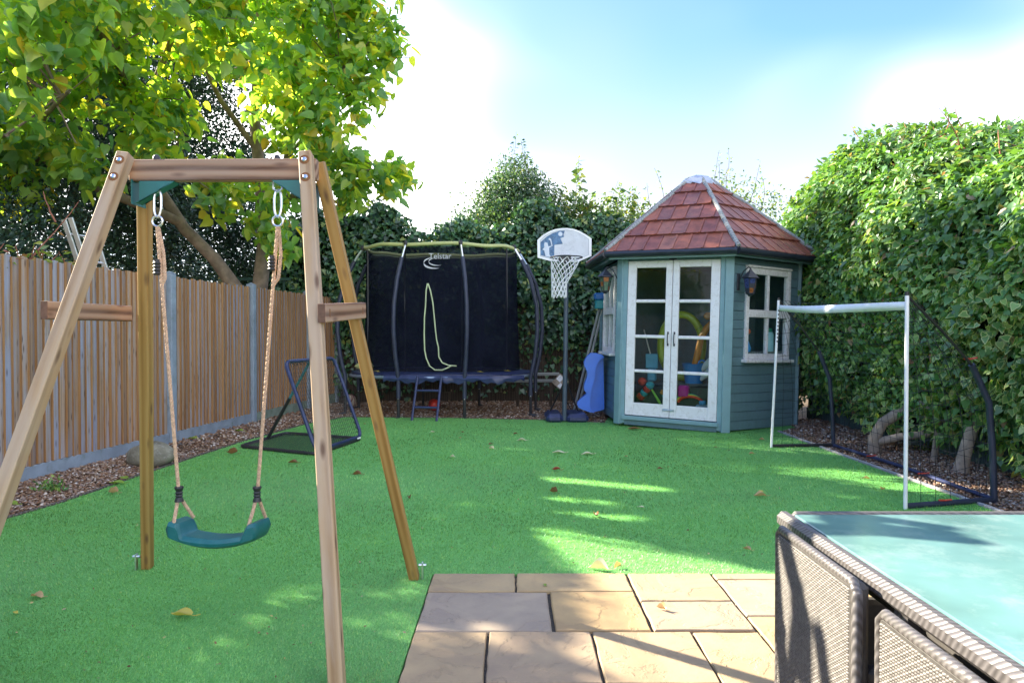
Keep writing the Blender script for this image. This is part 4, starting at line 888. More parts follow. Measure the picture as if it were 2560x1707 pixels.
FR.box('blade', 0.29, 0.47, 0.80, 1.01, -0.46, -0.43, sb, t, 0.01); FR.box('scoop', 0.33, 0.46, 0.62, 0.80, -0.44, -0.36, sb, t, 0.02)
MB().tube([FR.pt(.36, -.44, 1.01), FR.pt(.27, -.42, 1.36)], .01, 8).build('handle', MT['steel'], t)
t = thing('toy_bat', 'lime green stick leaning low behind the left door', 'stick', inside(0.5, 0.3))
MB().tube([FR.pt(0.39, -.30, .56), FR.pt(0.55, -.24, .34)], [.012, .02], 8).tube([FR.pt(0.55, -.24, .34), FR.pt(0.60, -.22, .27)], .014, 8).build('shaft', colour('toy_lime', (0.25, 0.55, 0.05)), t)
t = thing('toy_ball', 'orange and turquoise knobbly ball low behind the doors', 'ball', inside(0.68, 0.3))
c0 = FR.pt(.66, -.30, .43); MB().lathe([(0.01, -.09), (.06, -.065), (.09, 0), (.06, .065), (.01, .09)], 14, Matrix.Translation(c0)).build('core', colour('toy_cyan', (0.05, 0.4, 0.5)), t, smooth=True)
for i in range(14):
    d = Vector((random.gauss(0, 1), random.gauss(0, 1), random.gauss(0, 1))).normalized(); MB().tube([c0 + d * .07, c0 + d * .125], [.025, .012], 7).build('knob', og, t)
t = thing('toy_box', 'magenta plastic toy box under the blue tub', 'toy box', inside(0.86, 0.35))
FR.box('box_body', 0.80, 0.94, 0.42, 0.58, -0.40, -0.26, colour('magenta', (0.42, 0.02, 0.22)), t, 0.02)
t = thing('toy_track', 'red and green curved toy track low behind the right door', 'toy track', inside(0.98, 0.3))
for (c_, dz, nm) in (((0.62, 0.05, 0.02), 0.0, 'track_red'), ((0.03, 0.42, 0.26), .045, 'track_green'), ((0.6, 0.55, 0.04), .025, 'track_yellow')):
    MB().tube([FR.pt(0.98 + 0.17 * math.cos(a) - dz, -.28 - dz, .34 + dz * .5 + 0.09 * math.sin(a)) for a in np.linspace(0.05, math.pi - .05, 12)], .018, 8).build('rail', colour(nm, c_), t, smooth=True)
t = thing('toy_car', 'small blue and grey toy car low behind the right door', 'toy car', inside(1.15, 0.3))
FR.box('car_body', 1.06, 1.24, 0.27, 0.33, -0.32, -0.22, colour('car_grey', (0.2, 0.28, 0.3)), t, 0.015); FR.box('car_cabin', 1.10, 1.19, 0.331, 0.385, -0.31, -0.23, colour('car_blue', (0.08, 0.3, 0.5)), t, 0.015)
for u in (1.09, 1.20): MB().lathe([(.028, -.01), (.028, .01)], 12, FR.M @ Matrix.Translation((u, -.21, .262)) @ Matrix.Rotation(R(90), 4, 'X')).build('wheel', MT['black'], t)
t = thing('crumpled_toy', 'red and teal soft toy heap in the corner behind the left door', 'soft toy', inside(0.28, 0.3))
for i in range(5): MB().lathe([(0.01, -.06), (.05, -.03), (.065, .01), (.04, .05), (.01, .06)], 10, Matrix.Translation(FR.pt(.26 + .05 * i % .16, -.32 + .02 * i, .40 + .055 * i))).build('lump', colour(('soft_red', 'soft_teal')[i % 2], ((0.45, 0.05, 0.03), (0.04, 0.3, 0.32))[i % 2], 0.8), t, smooth=True)
t = thing('watering_can', 'blue bottle and red orange spray toy on the near window ledge', 'spray bottle', RT.pt(0.5, -0.25, 1.05))
MB().lathe([(0.09, 0), (.10, .05), (.07, .14), (.03, .20), (.03, .25)], 14, Matrix.Translation(RT.pt(.52, -.14, 1.055))).build('bottle', colour('bottle_blue', (0.06, 0.38, 0.85)), t, smooth=True)
MB().tube([RT.pt(.42, -.14, 1.28), RT.pt(.50, -.14, 1.34), RT.pt(.62, -.14, 1.33)], .04, 8).build('spray_head', colour('spray_red', (0.85, 0.16, 0.04)), t, smooth=True); MB().lathe([(.06, 0), (.06, .02), (.03, .05)], 12, Matrix.Translation(RT.pt(.52, -.14, 1.42))).tube([RT.pt(.52, -.14, 1.36), RT.pt(.52, -.14, 1.43)], .012, 6).build('cap', og, t)
t = thing('ledge_shelf', 'dark shelf under the near window inside the summerhouse', 'shelf', RT.pt(0.75, -0.2, 1.0)); RT.box('shelf_board', 0.25, 1.3, 1.02, 1.052, -0.36, -0.07, MT['grey_wood'], t); RT.box('bracket', 0.3, 0.34, 0.85, 1.02, -0.3, -0.07, MT['grey_wood'], t)
t = thing('canister', 'pale teal canister on the near window ledge', 'canister', RT.pt(1.06, -0.2, 1.05)); MB().lathe([(.07, 0), (.07, .24), (.055, .27)], 14, Matrix.Translation(RT.pt(1.06, -.15, 1.053))).build('can', colour('pale_teal', (0.4, 0.7, 0.78)), t, smooth=True); MB().lathe([(.05, 0), (.05, .05), (.02, .06)], 12, Matrix.Translation(RT.pt(1.06, -.15, 1.324))).build('lid', colour('lid_green', (0.03, 0.3, 0.2)), t, smooth=True)
# the little house leans by a degree and a half
house.matrix_basis = Matrix.Translation(HC) @ Matrix.Rotation(R(1.4), 4, 'Y')
for o in (lan_l, lan_r):
    p = WM[o].translation; o.matrix_basis = Matrix.Translation(HC) @ Matrix.Rotation(R(1.4), 4, 'Y') @ Matrix.Translation(-HC) @ WM[o]

# ================================================================== TRAMPOLINE
TC = Vector((-1.17, 11.45, 0)); TA = R(-4)
def tp(x, y, z=0): return TC + Matrix.Rotation(TA, 3, 'Z') @ Vector((x, y, 0)) + Vector((0, 0, z))
def oval(a, b, n=72, z=0, p=2.6):
    pts = []
    for k in range(n):
        t_ = 2 * math.pi * k / n; c, s_ = math.cos(t_), math.sin(t_)
        pts.append(tp(a * math.copysign(abs(c) ** (2 / p), c), b * math.copysign(abs(s_) ** (2 / p), s_), z))
    return pts
tr = thing('trampoline', 'oval trampoline with dark safety net and lime top ring', 'trampoline', TC)
MB().tube(oval(1.50, 0.96, z=0.62), 0.026, 10, closed=True).build('frame', MT['blue_steel'], tr, smooth=True)
def disc(pts, name, mat):
    c = sum(pts, Vector()) / len(pts); n = len(pts); mb = MB(); mb.add(list(pts) + [c], [(i, (i + 1) % n, n) for i in range(n)]); return mb.build(name, mat, tr)
disc(oval(1.30, 0.78, z=0.655), 'jump_bed', MT['bed'])
def ringstrip(a0, b0, z0, a1, b1, z1, name, mat, th=0.02):
    p, q = oval(a0, b0, z=z0), oval(a1, b1, z=z1); n = len(p); mb = MB(); dz = Vector((0, 0, -th))
    mb.add(p + q + [v + dz for v in p] + [v + dz for v in q], [(i, (i + 1) % n, n + (i + 1) % n, n + i) for i in range(n)] + [(2 * n + i, 3 * n + i, 3 * n + (i + 1) % n, 2 * n + (i + 1) % n) for i in range(n)] + [(n + i, n + (i + 1) % n, 3 * n + (i + 1) % n, 3 * n + i) for i in range(n)] + [(i, 2 * n + i, 2 * n + (i + 1) % n, (i + 1) % n) for i in range(n)])
    return mb.build(name, mat, tr, smooth=True)
ringstrip(1.24, 0.74, 0.70, 1.50, 0.95, 0.672, 'edge_pad', MT['navy_metal'], 0.018)
# sagging skirt of the pad along the front
mb = MB(); sk = [(x, -0.965 + 0.30 * max(0, (abs(x) - .75) / .75) ** 2.2) for x in np.linspace(-0.75, 1.42, 40)]
for i, (x, y_) in enumerate(sk):
    mb.v += [tuple(tp(x, y_, 0.655)), tuple(tp(x, y_ - .03, 0.61 + .008 * math.sin(i * 1.3))), tuple(tp(x, y_ - .02, 0.555 + .02 * math.sin(i * .55) + .02 * math.sin(i * 1.7)))]
for i in range(len(sk) - 1):
    for j in (0, 1): a = i * 3 + j; mb.f.append((a, a + 1, a + 4, a + 3))
mb.m = [0] * len(mb.f); mb.build('pad_skirt', MT['navy_metal'], tr, smooth=True)
MB().lathe([(.02, 0), (.14, .012), (.17, .05), (.13, .10), (.03, .115)], 14, Matrix.Translation(tp(-1.36, .1, .69)) @ Matrix.Scale(.9, 4, (0, 1, 0))).build('pad_cover', MT['lime'], tr, smooth=True)
POSTS = [(-0.52, -0.955), (0.51, -0.955), (1.50, -0.40), (1.55, 0.40), (0.51, 0.955), (-0.52, 0.955), (-1.55, 0.40), (-1.53, -0.42)]
for (x, y_) in POSTS:
    def at_(f, z): return tp(x * f, y_ * f, z)
    if abs(x) > 1: prof = [(1.0, 0.30), (1.0, .6), (1.05, .95), (1.075, 1.35), (1.065, 1.75), (1.0, 2.15), (0.90, 2.48), (0.82, 2.68)]
    else: prof = [(1.0, 0.30), (1.0, .6), (1.06, .95), (1.10, 1.35), (1.09, 1.75), (1.02, 2.15), (0.92, 2.48), (0.84, 2.70)]
    # outward bow only along the radius: the sleeve, then the bare tip
    p = MB().tube([at_(f, z) for f, z in prof[:-1]], 0.033, 10).build('post', MT['navy'], tr, smooth=True)
    MB().tube([at_(*prof[-2]), at_(*prof[-1])], 0.019, 8).build('post_tip', MT['steel'], p, smooth=True)
    MB().lathe([(0.03, -.02), (.035, .02), (.02, .05)], 10, Matrix.Translation(at_(*prof[-1]))).build('post_cap', MT['black'], p, smooth=True)
    MB().tube([at_(1.0, 0.34), at_(1.0, -0.03)], 0.024, 8).tube([at_(1.0, .0), at_(1.06, -.02)], .03, 8).build('leg', MT['black'], tr, smooth=True)
    for z in (.30, .55): MB().lathe([(.008, -.03), (.008, .03)], 8, Matrix.Translation(at_(1.0, z)) @ Matrix.Rotation(R(90), 4, 'X')).build('leg_bolt', MT['steel'], tr)
# top ring in lime foam, net hanging from it
def tilt_oval(a, b, z, n=72): return [p + Vector((0, 0, 0.012 * math.sin(i * .7) - .03 * max(0, (p.x - TC.x)) / 1.3)) for i, p in enumerate(oval(a, b, n, z))]
MB().tube(tilt_oval(1.27, 0.80, 2.70), 0.029, 10, closed=True).build('top_ring', MT['lime'], tr, smooth=True)
n = 72; up_, lo_ = tilt_oval(1.25, .785, 2.655), oval(1.30, .80, n, .70); mb = MB()
rows = 7
for r_ in range(rows + 1):
    f = r_ / rows
    for i in range(n): mb.v.append(tuple(up_[i].lerp(lo_[i], f) + (up_[i] - TC).to_2d().to_3d().normalized() * (-0.03 * math.sin(f * 3.14) * (1 if i % 9 > 4 else .4))))
for r_ in range(rows):
    for i in range(n): l = (i + 1) % n; mb.f.append((r_ * n + i, r_ * n + l, (r_ + 1) * n + l, (r_ + 1) * n + i))
mb.m = [0] * len(mb.f); mb.build('safety_net', MT['net_dark'], tr, smooth=True)
def band(a, b, z, n, name, mat, k0, k1, hgt=.05):
    P_ = tilt_oval(a, b, z, n); mb = MB()
    for i in range(k0, k1 + 1): mb.v += [tuple(P_[i % n]), tuple(P_[i % n] - Vector((0, 0, hgt + .012 * math.sin(i))))]
    for i in range(k1 - k0): mb.f.append((2 * i, 2 * i + 1, 2 * i + 3, 2 * i + 2))
    mb.m = [0] * len(mb.f); mb.build(name, mat, tr)
band(1.262, .797, 2.665, 72, 'net_tape', MT['lime_pale'], 2, 34)
# black straps beside the posts, entrance edging, lettering
for (x, y_) in ((-0.46, -.74), (0.44, -.74), (1.12, -.46), (-1.14, -.44)): MB().box((-.012, -.002, 0.7), (.012, .002, 2.66), Matrix.Translation(tp(x, y_)) @ Matrix.Rotation(TA, 4, 'Z')).build('net_strap', MT['black'], tr)
def fnet(px, py): 
    Yd = 10.60 - 0.07 * ((px - 1165) / 1707 * 10.6); return Vector(((px - 1280) / 1707 * Yd, Yd, 1.33 - (py - 829) / 1707 * Yd))
zz = [(690, 448), (680, 500), (675, 620), (667, 700), (665, 830), (668, 950), (680, 1010), (705, 1070), (745, 1100), (800, 1100), (850, 1080), (870, 1066)]
zz2 = [(694, 448), (712, 500), (730, 590), (740, 690), (750, 800), (758, 870), (772, 930), (775, 1000), (800, 1045), (850, 1065), (908, 1070)]
for q in (zz, zz2): MB().tube([fnet(840 + .3316 * a, 560 + .3316 * b) for a, b in q], .011, 6).build('entrance_edging', MT['lime_pale'], tr, smooth=True)
def lettering(body, size, M, mat, parent, name='lettering', sx=1.0):
    cu = bpy.data.curves.new(name, 'FONT'); cu.body = body; cu.size = size; cu.extrude = 0.0012; cu.align_x = 'LEFT'; cu.space_character = 1.0
    tmp = bpy.data.objects.new(name, cu); COL.objects.link(tmp); bpy.context.view_layer.update()
    me = bpy.data.meshes.new_from_object(tmp.evaluated_get(bpy.context.evaluated_depsgraph_get())); bpy.data.objects.remove(tmp); me.materials.clear()
    return link(name, me, mat, parent, M @ Matrix.Diagonal((sx, 1, 1, 1)))
MT['print'] = M_plain('faded_print', (0.55, 0.56, 0.60), 0.7, 0.2, 12)
Mt = Matrix.Translation(fnet(840 + .3316 * 700, 560 + .3316 * 263)) @ Matrix.Rotation(TA, 4, 'Z') @ Matrix.Rotation(R(90), 4, 'X')
lettering('Telstar', 0.125, Mt, MT['print'], tr)
mb = MB(); m = 20
for (cx, cy, a, b, th) in ((0.02, -.02, .19, .085, .035), (0.06, 0.0, .15, .06, .02)):
    pts = []
    for i in range(m + 1):
        t_ = R(100) + R(190) * i / m; pts.append((cx + a * math.cos(t_), cy + b * math.sin(t_), th * math.sin(math.pi * i / m)))
    vs = []
    for (x, y_, w) in pts: vs += [(x, y_ + w * .5, .002), (x, y_ - w * .5, .002)]
    mb.add(vs, [(2 * i, 2 * i + 1, 2 * i + 3, 2 * i + 2) for i in range(m)])
mb.build('logo_swoosh', MT['print'], tr, M=Mt @ Matrix.Translation((0.09, -0.045, 0)))
# ladder, balls
t = thing('trampoline_ladder', 'dark blue two rung ladder leaning on the trampoline edge', 'ladder', (-1.3, 10.2, 0))
A0, A1, B0, B1 = Vector((-1.50, 10.20, 0)), Vector((-1.45, 10.47, .64)), Vector((-1.12, 10.12, 0)), Vector((-1.08, 10.42, .64))
for a, b in ((A0, A1), (B0, B1)): MB().tube([a, b], .019, 8).build('rail', MT['navy_metal'], t, smooth=True)
for f in (.30, .68): MB().tube([A0.lerp(A1, f), B0.lerp(B1, f)], .017, 8).build('rung', MT['navy_metal'], t, smooth=True)
def ball(name, label, p, r_, mat, stripe):
    t = thing(name, label, 'ball', (p[0], p[1], p[2] - r_)); mb = MB()
    mb.lathe([(max(.002, r_ * math.sin(math.pi * i / 16)), -r_ * math.cos(math.pi * i / 16)) for i in range(17)], 24, Matrix.Translation(p)); mb.build('ball_shell', mat, t, smooth=True)
    for k in range(5):
        ax = Vector((random.gauss(0, 1), random.gauss(0, 1), random.gauss(0, 1))).normalized(); q = ax.to_track_quat('Z', 'Y').to_matrix()
        MB().tube([Vector(p) + q @ Vector((r_ * .93 * math.cos(a), r_ * .93 * math.sin(a), r_ * .37)) for a in np.linspace(0, 2 * math.pi, 25)[:-1]], r_ * .06, 6, closed=True).build('panel_seam', stripe, t, smooth=True)
ball('football', 'worn beige football on gravel behind the rebound net', (-2.84, 11.95, .12), .11, colour('ball_beige', (0.42, 0.36, 0.29), 0.8), colour('ball_maroon', (0.16, 0.05, 0.06), 0.8))
ball('playground_ball', 'red ball under the trampoline behind its ladder', (-1.32, 11.6, .09), .10, colour('ball_red', (0.48, 0.03, 0.02)), colour('ball_dark', (0.15, 0.02, 0.02)))

# ================================================================== REBOUND NET
rb = thing('rebound_net', 'folding black and blue rebound net goal beside the gravel', 'rebound net', (-2.5, 8.0, 0))
c1, c2, c3, c4 = Vector((-3.12, 7.80, .02)), Vector((-2.10, 7.30, .02)), Vector((-1.85, 8.37, .02)), Vector((-2.93, 8.83, .02))
def rounded(pts, r_=.10, n=5):
    out_ = []; m = len(pts)
    for i in range(m):
        p, a, b = Vector(pts[i]), Vector(pts[i - 1]), Vector(pts[(i + 1) % m]); d0, d1 = (a - p).normalized(), (b - p).normalized()
        for k in range(n + 1): f = k / n; out_.append((p + d0 * r_ * (1 - f)).lerp(p + d1 * r_ * f, 0.5) if False else (p + d0 * r_ * (1 - f) ** 2 + d1 * r_ * f ** 2))
    return out_
blue_tube = M_plain('blue_black_tube', (0.025, 0.035, 0.10), 0.35, 0.3, 14)
off = Vector((-.36, .085, .985))
MB().tube(rounded([c1, c2, c3, c4]), .020, 8, closed=True).build('base_frame', MT['black'], rb, smooth=True)
MB().tube(rounded([c2 + Vector((0, 0, .03)), c3 + Vector((0, 0, .03)), c3 + off, c2 + off]), .021, 8, closed=True).build('upright_frame', blue_tube, rb, smooth=True)
s0 = (c1 + c4) / 2 + Vector((.05, 0, .02)); s1 = (c2 + c3) / 2 + off; md = s0.lerp(s1, .52)
MB().tube([s0, md], .021, 8).build('strut', MT['black'], rb, smooth=True); MB().tube([md, s1], .016, 8).build('strut_tube', colour('strut_teal', (0.04, 0.17, 0.19)), rb, smooth=True)
def netting(quad, nu, nv, r_, name, mat, parent, sag=0.0):
    mb = MB(); a, b, c, d = [Vector(q) for q in quad]; nn = (b - a).cross(d - a).normalized()
    def P(u, v): return a.lerp(b, u).lerp(d.lerp(c, u), v) + nn * (-sag * math.sin(math.pi * u) * math.sin(math.pi * v))
    for i in range(nu + 1): mb.tube([P(i / nu, k / 6) for k in range(7)], r_, 3, caps=False)
    for j in range(nv + 1): mb.tube([P(k / 6, j / nv) for k in range(7)], r_, 3, caps=False)
    return mb.build(name, mat, parent)
def inset(q, f):
    c = sum((Vector(p) for p in q), Vector()) / 4; return [c.lerp(Vector(p), f) for p in q]
netting(inset([c1, c2, c3, c4], .90), 26, 26, .0022, 'base_netting', MT['black'], rb)
netting(inset([c2, c3, c3 + off, c2 + off], .90), 22, 22, .0020, 'upright_netting', MT['black'], rb)
for (a, b) in ((c2, c3), (c3, c3 + off), (c3 + off, c2 + off), (c2 + off, c2), (c1, c2), (c4, c1)):
    q = (c2 + c3 + off) / 2 if b != c1 and a != c1 else (c1 + c3) / 2; mb = MB(); pts = []
    for i in range(27):
        p = a.lerp(b, .05 + .9 * i / 26); pts.append(p if i % 2 else p.lerp(q + off * 0, .09))
    mb.tube(pts, .0045, 4).build('lacing', MT['black'], rb)
MB().box((-.035, -.0235, -.009), (.035, -.0215, .009), Matrix.Translation(c2.lerp(c3, .86) + Vector((.02, -.004, .03))) @ Matrix.Rotation(R(70), 4, 'Z')).build('maker_label', MT['white_cloth'], rb)

# ================================================================== BASKETBALL HOOP
bh = thing('basketball_hoop', 'basketball hoop with white backboard on a dark pole', 'basketball hoop', (.765, 10.05, 0))
bx, by = 0.79, 10.06
MB().tube([(bx - .018, by, 0.02), (bx, by, 1.2), (bx + .01, by, 2.42)], .034, 12).build('pole', M_plain('pole_paint', (0.06, 0.085, 0.12), .45, .15, 8), bh, smooth=True)
MB().cbox((.50, 9.98, -.02), (.755, 10.62, .12), .05).cbox((.80, 9.98, -.02), (1.13, 10.62, .12), .05).build('base', MT['navy_metal'], bh, smooth=False)
for x in (.58, 1.02): MB().tube([(x, 10.45, .1), (bx, by + .03, .62)], .012, 8).build('stay', MT['black'], bh)
# board: arched top, cut lower corners
Y0 = 9.97
def bb(px, py): return ((px - 1410) / 1707 * Y0, 1.33 - (py - 829) / 1707 * Y0)
def zbb(x, y_): return bb(1320 + x * .1403, 540 + y_ * .1403)
ol = [(170, 745), (165, 430), (260, 345), (370, 280), (480, 240), (600, 222), (700, 220), (820, 238), (920, 275), (1030, 335), (1130, 405), (1128, 715), (880, 825), (400, 805)]
MB8 = Matrix.Translation(((1410 - 1280) / 1707 * Y0, Y0, 0)) @ Matrix.Rotation(R(90), 4, 'X')
board = MB().prism([zbb(*p) for p in ol][::-1], -0.02, 0.0, MB8).build('backboard', M_plain('board_plastic', (0.62, 0.65, 0.70), .5, .08, 6, dirt=(0.35, 0.38, 0.42), dirtamt=.5), bh)
cen = (650, 520)
def loop_band(f0, f1, name, mat, d):
    a = [(cen[0] + (x - cen[0]) * f0, cen[1] + (y_ - cen[1]) * f0) for x, y_ in ol]; b = [(cen[0] + (x - cen[0]) * f1, cen[1] + (y_ - cen[1]) * f1) for x, y_ in ol]; n = len(a); mb = MB()
    mb.add([MB8 @ Vector((*zbb(*p), d)) for p in a] + [MB8 @ Vector((*zbb(*p), d)) for p in b], [(i, (i + 1) % n, n + (i + 1) % n, n + i) for i in range(n)]); mb.build(name, mat, board)
loop_band(1.0, .90, 'board_rim', colour('rim_white', (0.80, 0.81, 0.84)), .004); loop_band(.90, .885, 'border_line', colour('line_grey', (0.33, 0.36, 0.42)), .003)
def patch(name, pts, mat, d): MB().prism([zbb(*p) for p in pts], .0, d, MB8).build(name, mat, board)
pr_b = M_plain('blue_print', (0.07, 0.16, 0.30), .6, .45, 16, dirt=(0.35, 0.42, 0.5), dirtamt=.5)
patch('printed_panel', [(222, 700), (222, 470), (330, 375), (440, 310), (560, 270), (655, 265), (630, 330), (640, 375), (575, 400), (620, 500), (470, 520), (465, 770), (390, 745)], pr_b, .0025)
pw = colour('print_white', (0.58, 0.64, 0.74))
patch('printed_ball', [(575 + 38 * math.cos(a), 325 + 38 * math.sin(a)) for a in np.linspace(0, 2 * math.pi, 17)[:-1]], pw, .004)
patch('printed_figure', [(300, 470), (345, 480), (360, 545), (420, 535), (395, 440), (360, 420), (385, 395), (412, 420), (435, 535), (375, 570), (380, 690), (420, 740), (310, 720), (290, 620), (255, 600), (290, 560), (285, 500)], pw, .004)
lettering('opo', .085, MB8 @ Matrix.Translation((*zbb(520, 690), .003)), colour('pale_print', (0.72, 0.75, 0.80)), board, 'printed_lettering', 1.3)
hz = 1.33 - (650 - 829) / 1707 * Y0; hcx = .765; rr = .225
MB().tube([(hcx + rr * math.cos(a), Y0 - .10 - rr + rr * math.sin(a), hz) for a in np.linspace(0, 2 * math.pi, 33)[:-1]], .009, 8, closed=True).build('rim', MT['black'], bh, smooth=True)
MB().cbox((hcx - .085, Y0 - .12, hz - .055), (hcx + .085, Y0 - .008, hz + .06), .01).build('rim_bracket', MT['black'], bh)
mb = MB(); nn = 12; cols_ = []
def npt(k, j):
    a = 2 * math.pi * (k + .5 * (j % 2)) / nn; f = j / 9; x0 = hcx + rr * .96 * math.cos(a); y0_ = Y0 - .10 - rr + rr * .96 * math.sin(a)
    if x0 > hcx + .12 and j == 0: x0 = hcx + .12; y0_ = Y0 - .12 - rr * .9
    tx, ty = hcx - .10 + .105 * math.cos(a), Y0 - .10 - rr + .10 * math.sin(a); f2 = min(1, f * 1.5)
    return Vector((x0 + (tx - x0) * f2, y0_ + (ty - y0_) * f2, hz - .005 - .56 * f - .01 * math.sin(k * 2.1) * f))
for k in range(nn):
    for j in range(9):
        s_ = j % 2; mb.tube([npt(k, j), npt(k - (0 if s_ else 1), j + 1)], .0055, 4); mb.tube([npt(k, j), npt(k + (1 if s_ else 0), j + 1)], .0055, 4)
mb.build('hoop_net', MT['white_cloth'], bh)

# ================================================================== BY THE SUMMERHOUSE
t = thing('rocker_toy', 'bright blue wavy plastic toy standing on end against the summerhouse', 'toy', (1.2, 10.5, 0)); rb_b = M_plain('royal_blue_plastic', (0.045, 0.18, 0.72), .38, .08, 5)
def zr(x, y_, Yd=10.35): px, py = 1320 + .1403 * x, 850 + .1403 * y_; return ((px - 1280) / 1707 * Yd, 1.33 - (py - 829) / 1707 * Yd)
le = [(1190, 1300), (1090, 1282), (985, 1245), (905, 1205), (878, 1150), (885, 1105), (960, 1030), (1040, 965), (1045, 940), (1010, 905), (1000, 850), (1008, 780), (1040, 700), (1062, 620), (1055, 560), (1010, 470), (998, 400), (1030, 320), (1070, 270), (1130, 228), (1220, 230), (1320, 262), (1362, 305)]
re = [(1300, 350), (1250, 405), (1215, 480), (1200, 560), (1205, 620), (1185, 720), (1150, 830), (1125, 960), (1110, 1080), (1108, 1180), (1130, 1250)]
M9 = Matrix.Translation((0, 10.35, 0)) @ Matrix.Rotation(R(90), 4, 'X')
MB().prism([zr(*p) for p in le + re][::-1], -.10, .0, M9).build('side_shell', rb_b, t)
MB().prism([zr(*p) for p in [(1362, 310)] + re + [(1190, 1300), (1380, 1250)]][::-1], -.34, -.11, M9).build('inner_shell', rb_b, t)
t = thing('pole_pair', 'two grey poles leaning behind the blue toy with a blue and teal box on top', 'poles', (1.0, 11.3, 0)); 
for dx in (0, .055): MB().tube([(1.02 + dx * 1.2, 11.35, -.03), (1.42 + dx, 11.10, 1.72)], .020, 8).build('pole', M_plain('grey_pole', (0.30, 0.31, 0.31), .6, .2, 8), t, smooth=True)
MB().cbox((1.345, 11.0, 1.70), (1.505, 11.12, 1.84), .012).build('teal_box', colour('box_teal', (0.02, 0.30, 0.36)), t); MB().cbox((1.33, 10.98, 1.842), (1.515, 11.14, 1.955), .02).build('blue_lid', colour('box_blue', (0.03, 0.17, 0.52)), t)
t = thing('garden_ornament', 'small diamond shaped patterned panel on thin legs behind the hoop pole', 'ornament', (.75, 11.3, 0)); Md = Matrix.Translation((.80, 11.3, .50)) @ Matrix.Rotation(R(43), 4, 'Y')
MB().cbox((-.10, -.008, -.10), (.10, .008, .10), .003, Md).build('panel', MT['bark_pale'], t); MB().box((-.085, -.0105, -.01), (.0, -.0085, .085), Md).build('pale_square', MT['white_old'], t); MB().box((.01, -.0105, -.085), (.08, -.0085, -.01), Md).build('pale_square', MT['white_old'], t)
for a, b in (((.80, 11.3, .36), (.6, 11.3, -.03)), ((.80, 11.3, .36), (1.02, 11.3, -.03))): MB().tube([a, b], .008, 6).build('leg', MT['black'], t)
t = thing('timber_offcuts', 'pale timber lengths lying behind the trampoline leg', 'timber', (.45, 12.4, 0)); 
for z, x in ((.44, .15), (.56, .25)): timber('plank', (x - .25, 12.3, z), (x + .6, 12.32, z + .01), .05, .07, MT['grey_wood'], t, (0, 0, 1))
for x in (.1, .7): timber('trestle_leg', (x, 12.31, -.03), (x, 12.31, .41), .05, .05, MT['dark_fence'], t)

# ================================================================== FOOTBALL GOAL
gl = thing('football_goal', 'small football goal with white posts and black net before the ivy', 'football goal', (3.0, 6.5, 0))
G0, G1 = Vector((2.985, 7.84, 0)), Vector((2.955, 5.11, 0)); H0, H1 = Vector((3.06, 7.84, 1.69)), Vector((2.955, 5.11, 1.60)); B0_, B1_ = Vector((3.72, 7.88, 0)), Vector((3.77, 5.32, 0))
for a, b, k in ((G0, H0, 0), (G1, H1, 1)):
    p = MB().tube([a, b], .0145, 12).build('post', MT['white_plain'], gl, smooth=True); MB().tube([b, b + Vector((0, 0, .03))], .016, 10).build('post_cap', MT['black'], p)
    if k == 0:
        for i in range(9): MB().box((-.006, -.0160, -.010), (.008, -.0140, .008), Matrix.Translation(a.lerp(b, .93 - .026 * i))).build('printed_mark', MT['iron'], p)
mb = MB(); n = 24
for i in range(n + 1):
    f = i / n; q = H1.lerp(H0, f); sag = -.025 * math.sin(math.pi * f) + .010 * math.sin(5 * f); hh = .062 + .012 * math.sin(3 * f)
    mb.v += [tuple(q + Vector((0, 0, -.045 + sag))), tuple(q + Vector((.014 * math.sin(9 * f), 0, -.045 + sag - hh)))]
for i in range(n): mb.f.append((2 * i, 2 * i + 1, 2 * i + 3, 2 * i + 2))
mb.m = [0] * len(mb.f); o = mb.build('crossbar_tape', MT['white_cloth'], gl, smooth=True); sd_ = o.modifiers.new('thickness', 'SOLIDIFY'); sd_.thickness = .004
def bow(base, top, r_):
    m1 = base + Vector((-.02, 0, .42)); m2 = base + Vector((-.05, 0, .78)); return [base, m1, m2, m2.lerp(top, .30) + Vector((.05, 0, .05)), m2.lerp(top, .65) + Vector((.035, 0, .03)), top]
for b, h, r_ in ((B0_, H0, .022), (B1_, H1, .024)): 
    pts = bow(b, h, r_); MB().tube(pts[:4], r_, 10).build('rear_pole', MT['navy'], gl, smooth=True); MB().tube(pts[3:], .011, 8).build('rear_pole_tip', MT['black'], gl, smooth=True)
MB().tube([G0 + Vector((.01, 0, .02)), B0_ + Vector((0, 0, .02))], .018, 8).build('ground_bar', MT['black'], gl, smooth=True); MB().tube([G1 + Vector((.01, .01, .02)), B1_ + Vector((0, 0, .02))], .022, 8).build('ground_bar', MT['navy'], gl, smooth=True)
MB().tube([B0_ + Vector((0, 0, .02)), B0_.lerp(B1_, .5) + Vector((.02, 0, .03)), B1_ + Vector((0, 0, .02))], .017, 8).build('ground_bar', MT['navy_metal'], gl, smooth=True)
MT['goal_net'] = colour('net_cord', (0.012, 0.014, 0.02), .8)
